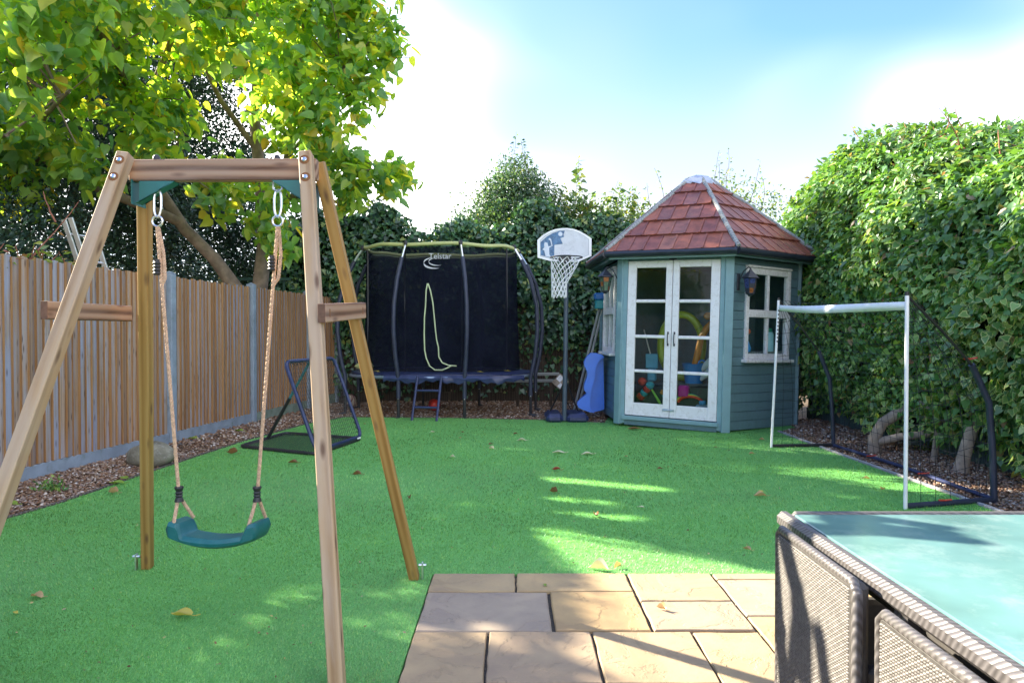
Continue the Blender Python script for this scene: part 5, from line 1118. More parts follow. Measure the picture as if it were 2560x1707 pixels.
def goal_net():
    mb = MB(); nv, nu = 14, 22
    pa, pb_ = bow(B0_, H0, 0), bow(B1_, H1, 0)
    def back(u, v):
        k = min(int(v * 5), 4); f = v * 5 - k; a = pa[k].lerp(pa[k + 1], f); b = pb_[k].lerp(pb_[k + 1], f); return a.lerp(b, u) + Vector((.03 - .25 * math.sin(math.pi * u) * v * (1 - v), 0, -.05 * math.sin(math.pi * u) * v))
    for i in range(nu + 1): mb.tube([back(i / nu, k / 10) for k in range(11)], .0023, 3, caps=False)
    for j in range(1, nv + 1): mb.tube([back(k / 8, j / nv) for k in range(9)], .0023, 3, caps=False)
    for (g0, h0, bw) in ((G0, H0, pa), (G1, H1, pb_)):
        for j in range(1, 13):
            v = j / 13; k = min(int(v * 5), 4); f = v * 5 - k; q = bw[k].lerp(bw[k + 1], f); p = g0.lerp(h0, v)
            mb.tube([p, p.lerp(q, .5) + Vector((0, 0, -.04 * (1 - v))), q], .0023, 3, caps=False)
        for i in range(1, 6):
            u = i / 6
            def fr_(v): k = min(int(v * 5), 4); f = v * 5 - k; return g0.lerp(h0, v).lerp(bw[k].lerp(bw[k + 1], f), u)
            mb.tube([fr_(k / 6 * .98) + Vector((0, 0, .015)) for k in range(7)], .0023, 3, caps=False)
    return mb.build('goal_net', MT['goal_net'], gl)
goal_net()
for p in (B0_.lerp(B1_, .32), B0_.lerp(B1_, .66), G1.lerp(B1_, .45), bow(B1_, H1, 0)[3]): 
    p = p + Vector((-.015, -.01, .045)); MB().tube([p + Vector((-.05, 0, .0)), p, p + Vector((.04, -.02, .01))], .007, 6).build('red_tie', colour('tie_red', (0.5, 0.06, 0.03)), gl)

# ================================================================== TABLE AND CHAIRS
X0, X1, Y0t, Y1t, TZt = 0.865, 1.99, 1.10, 2.235, 0.745
tb = thing('garden_table', 'square rattan garden table with frosted turquoise glass top', 'table', ((X0 + X1) / 2, (Y0t + Y1t) / 2, 0))
rim = .044
for (lo, hi) in (((X0, Y0t, TZt - .05), (X0 + rim, Y1t, TZt)), ((X1 - rim, Y0t, TZt - .05), (X1, Y1t, TZt)), ((X0 + rim, Y1t - rim, TZt - .05), (X1 - rim, Y1t, TZt)), ((X0 + rim, Y0t, TZt - .05), (X1 - rim, Y0t + rim, TZt))):
    MB().cbox(lo, hi, .014).build('table_rim', MT['wrap'], tb, smooth=True)
MB().cbox((X0 + rim + .001, Y0t + rim + .001, TZt - .012), (X1 - rim - .001, Y1t - rim - .001, TZt - .003), .002).build('glass_top', MT['frost'], tb)
for (x, y_) in ((X0 + .03, (Y0t + Y1t) / 2 - .12), (X1 - .09, Y0t + .03), (X0 + .03, Y0t + .02), (X1 - .09, Y1t - .09), (X0 + .09, Y1t - .09)): MB().cbox((x, y_, 0), (x + .05, y_ + .05, TZt - .052), .008).build('table_leg', MT['wrap'], tb)
MB().cbox((X0 + .07, Y0t + .07, TZt - .11), (X1 - .07, Y1t - .07, TZt - .056), .01).build('apron', MT['rattan_back'], tb)
def weave(face, cw, ch, M):
    """woven strands over a rectangle (local x by z, bulging to -y)"""
    w, h = face; nx, nz_ = int(w / cw), int(h / ch); V = []; F = []
    for i in range(nx):
        for j in range(nz_):
            if (i + j) % 2:
                x0, x1, z0, z1, d = i * cw - cw * .18, (i + 1) * cw + cw * .18, j * ch + ch * .10, (j + 1) * ch - ch * .10, .0042
            else:
                x0, x1, z0, z1, d = i * cw + cw * .14, (i + 1) * cw - cw * .14, j * ch - ch * .12, (j + 1) * ch + ch * .12, .0030
            b = len(V); xm, zm = (x0 + x1) / 2, (z0 + z1) / 2
            V += [(x0, 0.001, z0), (x1, 0.001, z0), (x1, 0.001, z1), (x0, 0.001, z1)]
            if (i + j) % 2: V += [(xm - cw * .2, -d, z0 + ch * .08), (xm + cw * .2, -d, z0 + ch * .08), (xm + cw * .2, -d, z1 - ch * .08), (xm - cw * .2, -d, z1 - ch * .08)]
            else: V += [(x0 + cw * .1, -d, zm - ch * .2), (x1 - cw * .1, -d, zm - ch * .2), (x1 - cw * .1, -d, zm + ch * .2), (x0 + cw * .1, -d, zm + ch * .2)]
            F += [(b + 4, b + 5, b + 6, b + 7), (b, b + 1, b + 5, b + 4), (b + 1, b + 2, b + 6, b + 5), (b + 2, b + 3, b + 7, b + 6), (b + 3, b, b + 4, b + 7)]
    me = fast_mesh('weave', np.array(V), np.array(F)); return link('weave', me, MT['rattan'], None, M)
def chair(label, y0, y1, zt, skew=0.0):
    t = thing('rattan_chair', label, 'chair', (.80, (y0 + y1) / 2, 0), 'chairs tucked under the table'); w = y1 - y0
    # local x runs from the far end towards the camera, local y into the table
    M = Matrix.Translation((.80, y1, 0)) @ Matrix.Rotation(R(-90 + skew), 4, 'Z')
    MB().cbox((.012, .004, .03), (w - .012, .045, zt - .012), .012, M).build('back_panel', MT['rattan_back'], t)
    for pts in ([(.012, .012, .03), (.012, .012, zt - .03), (.03, .012, zt - .012), (w - .03, .012, zt - .012), (w - .012, .012, zt - .03), (w - .012, .012, .03)],): MB().tube([M @ Vector(p) for p in pts], .0125, 10).build('back_rim', MT['wrap'], t, smooth=True)
    wv = weave((w - .05, zt - .06), .0098, .0072, M @ Matrix.Translation((.025, .004, .035))); wv.parent = t; wv.matrix_parent_inverse = WM[t].inverted(); wv['kind'] = 'stuff'
    MB().cbox((.01, .046, .26), (w - .01, .50, .32), .012, M).build('seat', MT['wrap'], t)
    for x in (.012, w - .06): MB().cbox((x, .046, .05), (x + .045, .50, .53), .012, M).build('arm_panel', MT['rattan_back'], t)
    for x in (.02, w - .06):
        for y_ in (.01, .44): MB().cbox((x, y_, -.0), (x + .04, y_ + .04, .05), .004, M).build('foot', MT['black'], t)
chair('woven rattan chair tucked under the far corner of the glass table', 1.585, 2.075, .748)
chair('woven rattan chair at the frame bottom, nearer than the other chair', 0.98, 1.505, .728)

# ================================================================== VEGETATION
def lump_points(lumps, dens, shell=(0.62, 1.04), seed=1, squash=1.0):
    """points and outward normals through the shells of ellipsoid lumps (x, y, z, r[, rz])"""
    rng = np.random.default_rng(seed); Ps, Ns = [], []
    for l in lumps:
        x, y_, z, r_ = l[:4]; rz = l[4] if len(l) > 4 else r_
        n = int(dens * 4 * math.pi * r_ * r_); d = unit(rng.normal(size=(n, 3))); f = rng.uniform(shell[0] ** 2, shell[1] ** 2, n) ** .5
        wob = 1 + 0.16 * np.sin(d[:, 0] * 5 + x * 3) * np.cos(d[:, 2] * 6 + z * 2) + 0.10 * np.sin(d[:, 1] * 9 + y_)
        P = d * (f * wob)[:, None] * np.array([r_, r_, rz]) + np.array([x, y_, z]); Ps.append(P); Ns.append(d)
    return np.concatenate(Ps), np.concatenate(Ns)
def leaf_dirs(N, rng, droop=0.6, jit=0.6):
    n = len(N); D = N * 0.5 + rng.normal(size=(n, 3)) * jit; D[:, 2] -= droop
    up = N + rng.normal(size=(n, 3)) * 0.45; up[:, 2] += 0.55
    return unit(D), unit(up)
def branch(mb, p, q, r0, r1, bend=0.12, n=7, seed=0):
    rnd = random.Random(seed); p, q = Vector(p), Vector(q); L_ = (q - p).length; pts = []
    o1 = Vector((rnd.uniform(-1, 1), rnd.uniform(-1, 1), rnd.uniform(-.4, 1))) * bend * L_
    for i in range(n + 1): f = i / n; pts.append(p.lerp(q, f) + o1 * math.sin(math.pi * f) + Vector((rnd.uniform(-1, 1), rnd.uniform(-1, 1), rnd.uniform(-1, 1))) * L_ * .012 * (0 < i < n))
    mb.tube(pts, [r0 + (r1 - r0) * i / n for i in range(n + 1)], 8); return pts
def twigs(mb, targets, sources, r0, rnd, every=1):
    for i, tpt in enumerate(targets):
        if i % every: continue
        s_ = min(sources, key=lambda q: (Vector(q) - Vector(tpt)).length + (0.6 if q[2] > tpt[2] else 0)); branch(mb, s_, tpt, r0, r0 * .35, .10, 5, rnd.randint(0, 9999))

# ---- broad leaved tree behind the fence
cat = thing('catalpa_tree', 'large leaved yellow green tree spreading over the fence', 'tree', (-4.25, 11.1, 0))
rnd = random.Random(3); mb = MB(); S_ = []
def stem(pts, rs): 
    mb.tube(pts, rs, 12); 
    for a, b in zip(pts[:-1], pts[1:]):
        for k in range(4): S_.append(Vector(a).lerp(Vector(b), k / 4))
stem([(-4.22, 11.1, -.1), (-4.28, 11.08, 1.2), (-4.42, 11.0, 2.0), (-4.75, 10.9, 2.5), (-5.15, 10.75, 2.95), (-5.45, 10.6, 3.5), (-5.75, 10.4, 4.3), (-5.95, 10.1, 5.4), (-6.1, 9.8, 6.8)], [.16, .135, .115, .10, .092, .085, .07, .05, .025])
stem([(-4.2, 11.1, -.1), (-4.15, 11.12, 1.0), (-4.10, 11.1, 2.0), (-4.0, 11.05, 2.7), (-4.02, 11.0, 3.5), (-4.08, 10.9, 4.6), (-4.0, 10.8, 6.0), (-3.9, 10.6, 7.4)], [.17, .15, .125, .115, .10, .085, .06, .03])
stem([(-4.0, 11.05, 3.0), (-3.6, 10.8, 3.7), (-3.4, 10.6, 4.4), (-3.25, 10.4, 5.4), (-3.0, 10.2, 6.4)], [.085, .07, .06, .045, .025])
stem([(-4.03, 11.0, 3.3), (-3.3, 10.6, 3.45), (-2.7, 10.3, 3.6), (-2.2, 10.0, 3.7)], [.06, .045, .035, .02])
stem([(-5.2, 10.7, 3.05), (-6.2, 9.8, 3.5), (-7.0, 9.0, 4.0), (-7.6, 8.2, 4.5)], [.08, .065, .05, .03])
stem([(-5.45, 10.6, 3.5), (-5.3, 9.8, 4.3), (-5.1, 8.8, 4.9), (-4.9, 7.6, 5.2), (-4.7, 6.8, 5.0)], [.07, .06, .05, .035, .02])
stem([(-5.75, 10.4, 4.3), (-4.9, 9.7, 5.2), (-4.3, 9.2, 6.0)], [.06, .045, .025])
stem([(-4.06, 10.95, 4.2), (-4.5, 10.6, 4.9), (-4.8, 10.3, 5.7)], [.05, .04, .02]); stem([(-3.45, 10.65, 4.1), (-3.0, 10.4, 4.6), (-2.5, 10.2, 5.3)], [.05, .035, .02]); stem([(-6.6, 9.4, 3.7), (-6.0, 8.8, 4.1), (-5.3, 8.2, 4.2)], [.045, .035, .02]); stem([(-6.9, 9.1, 3.9), (-6.2, 8.3, 3.7), (-5.6, 7.6, 3.5)], [.04, .03, .015]); stem([(-5.6, 10.5, 3.9), (-5.0, 10.0, 3.8), (-4.5, 9.6, 3.5)], [.045, .03, .015])
CR = [(-2.75, 10.0, 5.6, 1.0), (-2.05, 9.9, 5.5, .5), (-2.9, 10.1, 6.45, .8), (-2.35, 10.0, 4.75, .55), (-2.75, 10.1, 4.15, .62), (-2.3, 9.9, 3.72, .50), (-1.80, 9.8, 3.58, .40), (-1.55, 9.8, 3.50, .26), (-1.72, 9.9, 5.45, .36), (-2.2, 9.9, 6.1, .5), (-2.35, 9.9, 3.25, .36), (-3.25, 10.1, 4.75, .8), (-3.45, 10.0, 5.9, .95),
      (-3.55, 10.3, 3.45, .45), (-3.75, 10.2, 2.95, .36), (-3.45, 10.2, 2.62, .30), (-4.3, 10.0, 3.45, .5), (-4.75, 9.6, 4.5, .5), (-4.3, 9.3, 5.5, .85), (-4.0, 9.4, 6.4, .9), (-4.9, 13.4, 7.4, 1.3), (-4.2, 13.2, 6.5, .9),  # last two lumps added at the back to shade the tiled roof
      (-5.1, 9.2, 4.25, .75), (-5.3, 8.8, 5.3, .95), (-5.2, 8.4, 6.6, 1.2), (-6.3, 9.0, 4.7, 1.0), (-6.1, 8.6, 3.75, .62), (-5.4, 8.6, 3.35, .45), (-6.8, 8.8, 5.8, 1.2), (-6.7, 9.2, 3.5, .7), (-5.9, 7.6, 5.0, .9), (-5.6, 7.2, 3.7, .55),
      (-4.75, 7.0, 4.55, .62), (-4.35, 6.9, 5.0, .50), (-5.5, 6.5, 4.3, .75), (-7.3, 7.6, 4.4, 1.2), (-4.2, 7.6, 5.3, .6), (-6.6, 6.4, 5.3, 1.2), (-6.4, 5.4, 4.0, 1.0), (-7.4, 5.8, 3.4, 1.1), (-5.4, 12.4, 7.0, 1.2), (-4.75, 9.0, 3.75, .4)]  # far left lumps, out of view, added to shade the near lawn
T0, TN = lump_points(CR, 9.0, (.50, 1.05), 11); rng = np.random.default_rng(12); P, N, D = [], [], []
for c_, n0 in zip(T0, TN):                         # every twig end carries a whorl of hanging leaves
    k = rng.integers(4, 10); ax = unit(n0 * .9 + rng.normal(size=3) * .5 + np.array([0, 0, -.15]))
    for j in range(k):
        back = rng.uniform(0, .42); d = unit(rng.normal(size=3) * np.array([1, 1, .5]) + ax * .7 + np.array([0, 0, -.75])); P.append(c_ - ax * back + rng.normal(0, .05, 3)); D.append(d); N.append(unit(n0 * .5 + rng.normal(size=3) * .55 + np.array([0, 0, .75])))
P, N, D = np.array(P), np.array(N), np.array(D); ok = keep_out(P) & keep_out(P + D * .15) & (P[:, 0] < fence_x(P[:, 1]) + 2.95); P, UPN, D = P[ok], N[ok], D[ok]; S = rng.uniform(.10, .21, len(P))
CAMP = np.array([0, 0, 1.33]); size = S / np.linalg.norm(P - CAMP, axis=1); px = P[:, 0] / P[:, 1] * 1707 + 1280; py = 829 - (P[:, 2] - 1.33) / P[:, 1] * 1707
vis = (px > 0) & (py > 0) & (px < 2560); size = np.where(vis & (P[:, 1] < 9.4), size, 0); top = np.argsort(-size)[:300]; rest = np.ones(len(P), bool); rest[top] = False
twg = [tuple(P[i]) for i in rng.choice(len(P), 330, replace=False)]; twigs(mb, twg, S_, .014, rnd)
mb.build('trunk', MT['bark'], cat, smooth=True)
crown = link('crown', leaves_mesh('crown', P[rest], D[rest], UPN[rest], S[rest], HEART, rng.uniform(.65, 1.12, int(rest.sum()))), MT['catalpa'], cat); crown['kind'] = 'stuff'
one = []
for v in range(6):
    tv, tf, rim_ = HEART; q = tv.copy(); q[:, 2] += rng.normal(0, .03, len(q)); q[:, 0] *= rng.uniform(.85, 1.1); me = fast_mesh('leaf', q, tf, attr=rim_); one.append(me)
mleaf = M_leaf('catalpa_single_leaf', [(0, (0.1, 0.2, 0.05)), (1, (0.1, 0.2, 0.05))], trans=.66, tcol=(1.8, 1.6, .45), gloss=.03)
n_ = mleaf.node_tree; oi = n_.nodes.new('ShaderNodeObjectInfo'); rmp = [x for x in n_.nodes if x.type == 'VALTORGB'][0]
src = [x for x in MT['catalpa'].node_tree.nodes if x.type == 'VALTORGB'][0].color_ramp
while len(rmp.color_ramp.elements) < len(src.elements): rmp.color_ramp.elements.new(.5)
for e, f in zip(rmp.color_ramp.elements, src.elements): e.position = f.position; e.color = f.color
n_.links.new(oi.outputs['Random'], rmp.inputs['Fac'])
for me in one: me.materials.append(mleaf)
for k, i in enumerate(top):
    d = Vector(D[i]); sd = d.cross(Vector(UPN[i])).normalized(); nn_ = sd.cross(d); M = Matrix((sd, d, nn_)).transposed().to_4x4() @ Matrix.Scale(float(S[i]), 4); M.translation = Vector(P[i]); link('leaf', one[k % 6], None, crown, M)

# ---- dark evergreens behind
def tree(name, label, base, lumps, dens, sz, mat, tmpl=SMALL, group=None, seed=1, carve=True, trunk_r=.14, shell=(.6, 1.05), droop=.3, core=0.0, bark=None):
    t = thing(name, label, 'tree', base, group); mb = MB(); rnd = random.Random(seed)
    zt = max(l[2] for l in lumps); cx = sum(l[0] for l in lumps) / len(lumps); cy = sum(l[1] for l in lumps) / len(lumps)
    pts = [Vector(base).lerp(Vector((cx, cy, zt)), f) + Vector((rnd.uniform(-.1, .1), rnd.uniform(-.1, .1), 0)) * (f > 0) for f in np.linspace(0, 1, 7)]
    mb.tube(pts, [trunk_r * (1 - .8 * i / 6) for i in range(7)], 8)
    for l in lumps: branch(mb, min(pts, key=lambda q: (q - Vector(l[:3])).length), l[:3], trunk_r * .4, trunk_r * .12, .1, 5, rnd.randint(0, 999))
    mb.build('trunk', bark or MT['bark'], t, smooth=True)
    P, N = lump_points(lumps, dens, shell, seed)
    if carve: ok = keep_out(P); P, N = P[ok], N[ok]
    rng = np.random.default_rng(seed); D, U_ = leaf_dirs(N, rng, droop, .7); S = rng.uniform(.7, 1.3, len(P)) * sz
    c = link('crown', leaves_mesh('crown', P, D, U_, S, tmpl), mat, t); c['kind'] = 'stuff'
    return t
tree('evergreen_tree', 'dark evergreen tree behind the yellow green tree, over the aluminium ladder', (-7.6, 11.5, 0), [(-7.6, 11.5, 2.6, 1.7), (-7.5, 11.4, 4.2, 1.6), (-8.3, 12.2, 5.4, 1.5), (-7.8, 10.4, 5.2, 1.2), (-7.4, 12.9, 6.1, 1.3), (-6.4, 11.8, 2.3, 1.2), (-6.6, 12.3, 3.8, 1.2)], 420, .075, MT['yew'], group='dark evergreens beyond the fence', seed=21)  # upper lumps added to keep stray sun off the lawn
tree('evergreen_tree', 'tall dark evergreen tree filling the gaps left of the leaning trunk', (-7.4, 14.5, 0), [(-7.2, 14.3, 3.0, 1.7), (-6.4, 14.6, 2.2, 1.3), (-7.0, 14.5, 5.2, 1.7), (-7.6, 14.8, 7.2, 1.6), (-5.9, 14.4, 4.2, 1.3), (-6.6, 15.4, 8.4, 1.3)], 380, .085, MT['yew'], group='dark evergreens beyond the fence', seed=22)
tree('evergreen_tree', 'dark evergreen bush low behind the fence at the frame edge', (-6.6, 8.0, 0), [(-6.4, 7.8, 1.7, 1.1), (-6.9, 8.8, 2.3, 1.3), (-7.2, 6.9, 1.9, 1.2), (-7.5, 9.4, 3.3, 1.4), (-8.0, 7.6, 3.0, 1.5), (-7.3, 7.9, 4.0, 1.1)], 420, .07, MT['yew'], group='dark evergreens beyond the fence', seed=23)  # higher lumps, out of view, added to shade the lawn
tree('evergreen_tree', 'dark blue green tree between the two leaning stems of the large leaved tree', (-5.2, 14.2, 0), [(-5.2, 14.0, 1.8, 1.1), (-4.6, 14.3, 2.2, .9), (-4.1, 14.4, 1.6, .9), (-5.3, 14.5, 2.8, .9)], 420, .07, MT['yew'], group='dark evergreens beyond the fence', seed=24)
tree('shrub', 'arching green shrub over the fence beside the camera', (-5.6, 2.2, 0), [(-5.4, 2.4, 2.2, .9), (-5.7, 1.6, 2.6, 1.0), (-5.5, 3.4, 2.4, .8), (-5.9, .6, 2.6, 1.0), (-5.8, 2.4, 3.4, .8)], 260, .11, MT['shrub_light'], POINTY, seed=25, trunk_r=.06, droop=.5, carve=False)
# ---- shrubs over the back fence
tree('shrub', 'tall blue green shrub rising behind the basketball backboard', (.1, 14.4, 0), [(.05, 14.3, 3.1, .95), (.1, 14.4, 3.9, .80), (.05, 14.3, 4.5, .5), (-.5, 14.2, 3.6, .6), (.7, 14.3, 3.4, .7), (1.0, 14.3, 2.6, .9), (-1.0, 14.2, 3.1, .7), (.5, 14.3, 4.1, .5), (-.35, 14.3, 4.2, .4)], 600, .070, MT['shrub'], seed=31, shell=(.35, 1.08), trunk_r=.07)
tree('shrub', 'loose light green shrub between backboard and tiled roof', (1.9, 14.2, 0), [(1.5, 14.2, 3.5, .55), (1.9, 14.2, 3.3, .6), (2.3, 14.2, 3.55, .62), (1.35, 14.2, 2.9, .6), (2.1, 14.1, 2.6, .8), (2.5, 14.2, 3.1, .6), (1.2, 14.2, 3.9, .4)], 330, .085, MT['shrub_light'], seed=32, shell=(.3, 1.1), trunk_r=.05, droop=.1)
tree('shrub', 'thin pale shrub behind the tiled roof next to the hedge', (4.5, 13.8, 0), [(4.1, 13.8, 3.5, .55), (4.7, 13.8, 3.4, .6), (4.4, 13.8, 4.1, .45), (5.1, 13.8, 3.8, .5), (3.4, 13.9, 3.6, .5)], 150, .075, MT['shrub_light'], seed=33, shell=(.3, 1.15), trunk_r=.04, droop=.1)
def shoots(name, label, spec, mat, twig, sz, tmpl=SMALL, seed=5, step=.045):
    t = thing(name, label, 'shoots', spec[0][0]); rnd = random.Random(seed); mb = MB(); P = []; Dd = []
    for (b, q) in spec:
        pts = branch(mb, b, q, .009, .003, .10, 7, rnd.randint(0, 999)); L_ = (Vector(q) - Vector(b)).length
        for k in range(int(L_ / step)):
            f = (k + rnd.random()) / (L_ / step); i = min(int(f * 7), 6); p = pts[i].lerp(pts[i + 1], f * 7 - i); a = rnd.uniform(0, 6.28); d = Vector((math.cos(a), math.sin(a), rnd.uniform(-.5, .6))); P.append(p + d * .02); Dd.append(d)
    mb.build('stem', twig, t, smooth=True)['kind'] = 'stuff'; P = np.array(P); Dd = np.array(Dd); rng = np.random.default_rng(seed)
    U_ = unit(rng.normal(size=P.shape) + np.array([0, 0, 1.0])); c = link('foliage', leaves_mesh('foliage', P, Dd, U_, rng.uniform(.7, 1.3, len(P)) * sz, tmpl), mat, t); c['kind'] = 'stuff'
rs = random.Random(8)
shoots('climber_shoots', 'upright thin shoots topping the blue green shrub', [((x, 14.3, 3.9 + rs.uniform(-.3, .2)), (x + rs.uniform(-.15, .15), 14.3, z)) for x, z in ((-.05, 5.5), (.12, 5.35), (-.25, 5.0), (.35, 5.05), (.5, 4.8), (.22, 5.2), (-.4, 4.9), (-.9, 4.5), (-1.2, 4.3), (-.75, 4.75), (.65, 4.5), (-.12, 5.25))], MT['shrub'], MT['twig'], .09, seed=41)
shoots('climber_shoots', 'leafy yellow green shoots sticking up between backboard and roof', [((x, 14.15, 3.3), (x + rs.uniform(-.1, .25), 14.15, z)) for x, z in ((1.05, 4.3), (1.25, 4.95), (1.35, 4.7), (1.5, 4.2), (1.9, 4.3), (2.05, 4.45), (2.2, 4.4), (2.35, 4.2), (2.6, 4.1), (1.7, 3.9))], MT['shrub_light'], MT['twig'], .12, IVY, seed=42)
shoots('climber_shoots', 'wispy shoots against the sky beside the roof ridge', [((x, 13.7, 3.5), (x + rs.uniform(-.3, .4), 13.7, z)) for x, z in ((2.9, 4.3), (3.1, 4.6), (3.95, 4.6), (4.1, 4.95), (4.3, 4.7), (4.6, 4.75), (4.9, 4.4), (3.6, 4.4), (4.0, 5.0))], MT['shrub_light'], MT['twig'], .07, seed=43, step=.05)

# ---- ivy covering the back fence
def hedge_surface(fn, nu, nv, n, seed, depth=.22):
    rng = np.random.default_rng(seed); u, v = rng.random(n), rng.random(n); P = fn(u, v); e = 1e-3
    Nn = unit(np.cross(fn(u + e, v) - P, fn(u, v + e) - P)); P = P - Nn * (rng.random(n)[:, None] ** 1.6 * depth - .04); return P, Nn, rng, v
def core_mesh(fn, nu, nv, inset_):
    u, v = np.meshgrid(np.linspace(0, 1, nu), np.linspace(0, 1, nv), indexing='ij'); u, v = u.ravel(), v.ravel(); P = fn(u, v); e = 1e-3
    Nn = unit(np.cross(fn(u + e, v) - P, fn(u, v + e) - P)); P = P - Nn * inset_
    F = [(i * nv + j, (i + 1) * nv + j, (i + 1) * nv + j + 1, i * nv + j + 1) for i in range(nu - 1) for j in range(nv - 1)]
    return fast_mesh('inner_growth', P, np.array(F), smooth=True)
def bump3(a, b, s=1.0): return np.sin(a * 2.1 * s + 1.3) * np.cos(b * 2.7 * s) * .5 + np.sin(a * 5.3 * s + b * 3.1 * s) * .3 + np.sin(a * 11 * s - b * 9 * s) * .2
def back_fn(u, v):
    X = -4.6 + 7.4 * u; top_ = 3.42 + .22 * np.sin(X * 1.7 + .5) + .18 * np.sin(X * 4.3); s_ = v * (top_ + .5)
    z = np.minimum(s_, top_); over = np.maximum(s_ - top_, 0); bul = .16 * bump3(X, z) + .25 * np.sin(np.clip(z / top_, 0, 1) * 2.6)
    return np.stack([X, 13.28 - bul + over * 1.2, .1 + z + .1 * bump3(X * 2, s_)], 1)
bi = thing('ivy_hedge', 'dark green ivy mass over the fence behind the trampoline', 'hedge', (-.9, 13.3, 0))
P, Nn, rng, v = hedge_surface(back_fn, 0, 0, 26000, 51, .35); ok = rng.random(len(P)) < np.where(P[:, 2] < 1.0, .35, 1); P, Nn = P[ok], Nn[ok]
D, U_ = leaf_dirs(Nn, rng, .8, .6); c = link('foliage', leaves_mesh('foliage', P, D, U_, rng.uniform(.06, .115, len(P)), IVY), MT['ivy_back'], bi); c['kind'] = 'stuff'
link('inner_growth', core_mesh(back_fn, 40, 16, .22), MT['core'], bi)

# ---- the big clipped ivy and creeper hedge on the right
def topz(Y): return np.interp(Y, [2, 4, 5.5, 6.6, 7.6, 8.6, 9.6, 10.6, 11.4, 12.2, 13], [2.7, 2.75, 2.8, 3.02, 3.45, 3.72, 3.86, 3.86, 3.6, 2.9, 2.3])
def hedge_fn(u, v):
    Y = 2.2 + 10.6 * u; T_ = topz(Y); s_ = v * (T_ + 1.9); rad = .75; zf = T_ - rad
    base = 4.40 - .02 * np.clip(9 - Y, 0, 6) * 0
    a = np.clip((s_ - zf) / rad, 0, 1.5708); flat = np.maximum(s_ - zf - rad * 1.5708, 0)
    z = np.where(s_ < zf, s_, zf + rad * np.sin(a)); X = np.where(s_ < zf, base, base + rad * (1 - np.cos(a)) + flat)
    k = np.clip(z / 1.2, 0, 1); b = .16 * bump3(Y, z) + .10 * bump3(Y * 3, z * 3) - .18 * np.sin(np.clip(z / 3, 0, 1) * 3.0)
    X = X + b + np.where(Y > 9.6, (Y - 9.6) * .10, 0) - .10 * np.clip(7 - Y, 0, 3) * k * .0
    return np.stack([X, Y, .22 + .10 * bump3(Y * 2, Y) + z * (1 - .22 / T_) + .10 * bump3(Y * 1.3, s_ * 1.1)], 1)
ih = thing('ivy_hedge', 'high rounded ivy and creeper hedge beside the goal', 'hedge', (4.5, 6.5, 0))
P, Nn, rng, v = hedge_surface(lambda u, v: hedge_fn(u, v), 0, 0, 112000, 61, .19); Nn = -Nn if Nn[:, 0].mean() > 0 else Nn
nf = bump3(P[:, 1] * .8, P[:, 2] * .9) * .35; cut = 2.05 + nf + .10 * (P[:, 1] - 6)
low = P[:, 2] < .45; ok = ~(low & (rng.random(len(P)) < .55)); P, Nn, cut, nf = P[ok], Nn[ok], cut[ok], nf[ok]
upper = P[:, 2] > cut + rng.normal(0, .18, len(P)); var = (~upper) & (rng.random(len(P)) < np.clip(.25 + .5 * np.sin(P[:, 1] * 1.7 + .6) * np.cos(P[:, 2] * 2.2) + .30 * (P[:, 1] < 6.6), .02, .85))
for nm, m_, tm, mt, s0, s1, dr in (('ivy_foliage', ~upper & ~var, IVY, MT['ivy'], .034, .072, .8), ('variegated_foliage', var, IVY, MT['ivy_var'], .04, .08, .8), ('creeper_foliage', upper, POINTY, MT['creeper'], .045, .10, .55)):
    p, q = P[m_], Nn[m_]; D, U_ = leaf_dirs(q, rng, dr, .42); D[:, 0] -= .25 * (nm == 'creeper_foliage'); wid = rng.uniform(1.0, 1.5, len(p)) if tm is POINTY else rng.uniform(.9, 1.15, len(p))
    c = link(nm, leaves_mesh(nm, p, D, U_, s0 + (s1 * 1.25 - s0) * rng.random(len(p)) ** 1.7, tm, wid), mt, ih); c['kind'] = 'stuff'
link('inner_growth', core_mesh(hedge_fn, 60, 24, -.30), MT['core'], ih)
mbs = MB(); rs = random.Random(4)
def ivy_trunk(pts, rr): MB().tube(pts, rr, 10).build('trunk', MT['bark_pale'], ih, smooth=True)
ivy_trunk([(4.02, 7.55, -.05), (4.00, 7.52, .16), (4.08, 7.50, .33), (4.26, 7.45, .46), (4.42, 7.3, .50)], [.08, .066, .058, .066, .045]); ivy_trunk([(4.03, 7.5, .12), (4.2, 7.35, .20), (4.42, 7.15, .26), (4.56, 7.0, .32)], [.046, .042, .038, .03])
ivy_trunk([(4.20, 6.38, -.05), (4.22, 6.38, .10), (4.25, 6.36, .28), (4.34, 6.38, .5), (4.42, 6.4, .9)], [.08, .062, .056, .052, .04]); ivy_trunk([(4.30, 6.95, -.05), (4.32, 6.93, .25), (4.36, 6.9, .7)], [.035, .03, .028]); ivy_trunk([(4.48, 5.75, -.05), (4.47, 5.75, .2), (4.50, 5.78, .6)], [.035, .03, .03])
ivy_trunk([(4.18, 7.0, .62), (4.28, 6.95, .52), (4.38, 6.85, .40)], [.012, .016, .02])
def edge_shoots(seed, spec): shoots('climber_shoots', 'loose creeper tips rising from the top of the high hedge', spec, MT['creeper'], MT['twig_red'], .10, POINTY, seed, .05)
rs = random.Random(18); sp = []
for i in range(34):
    Y = rs.uniform(5.6, 11.2); z = float(topz(np.array([Y]))[0]); x = 4.75 + rs.uniform(0, .7); sp.append(((x, Y, z - .05), (x - rs.uniform(-.1, .35), Y + rs.uniform(-.3, .3), z + rs.uniform(.12, .42))))
edge_shoots(63, sp)

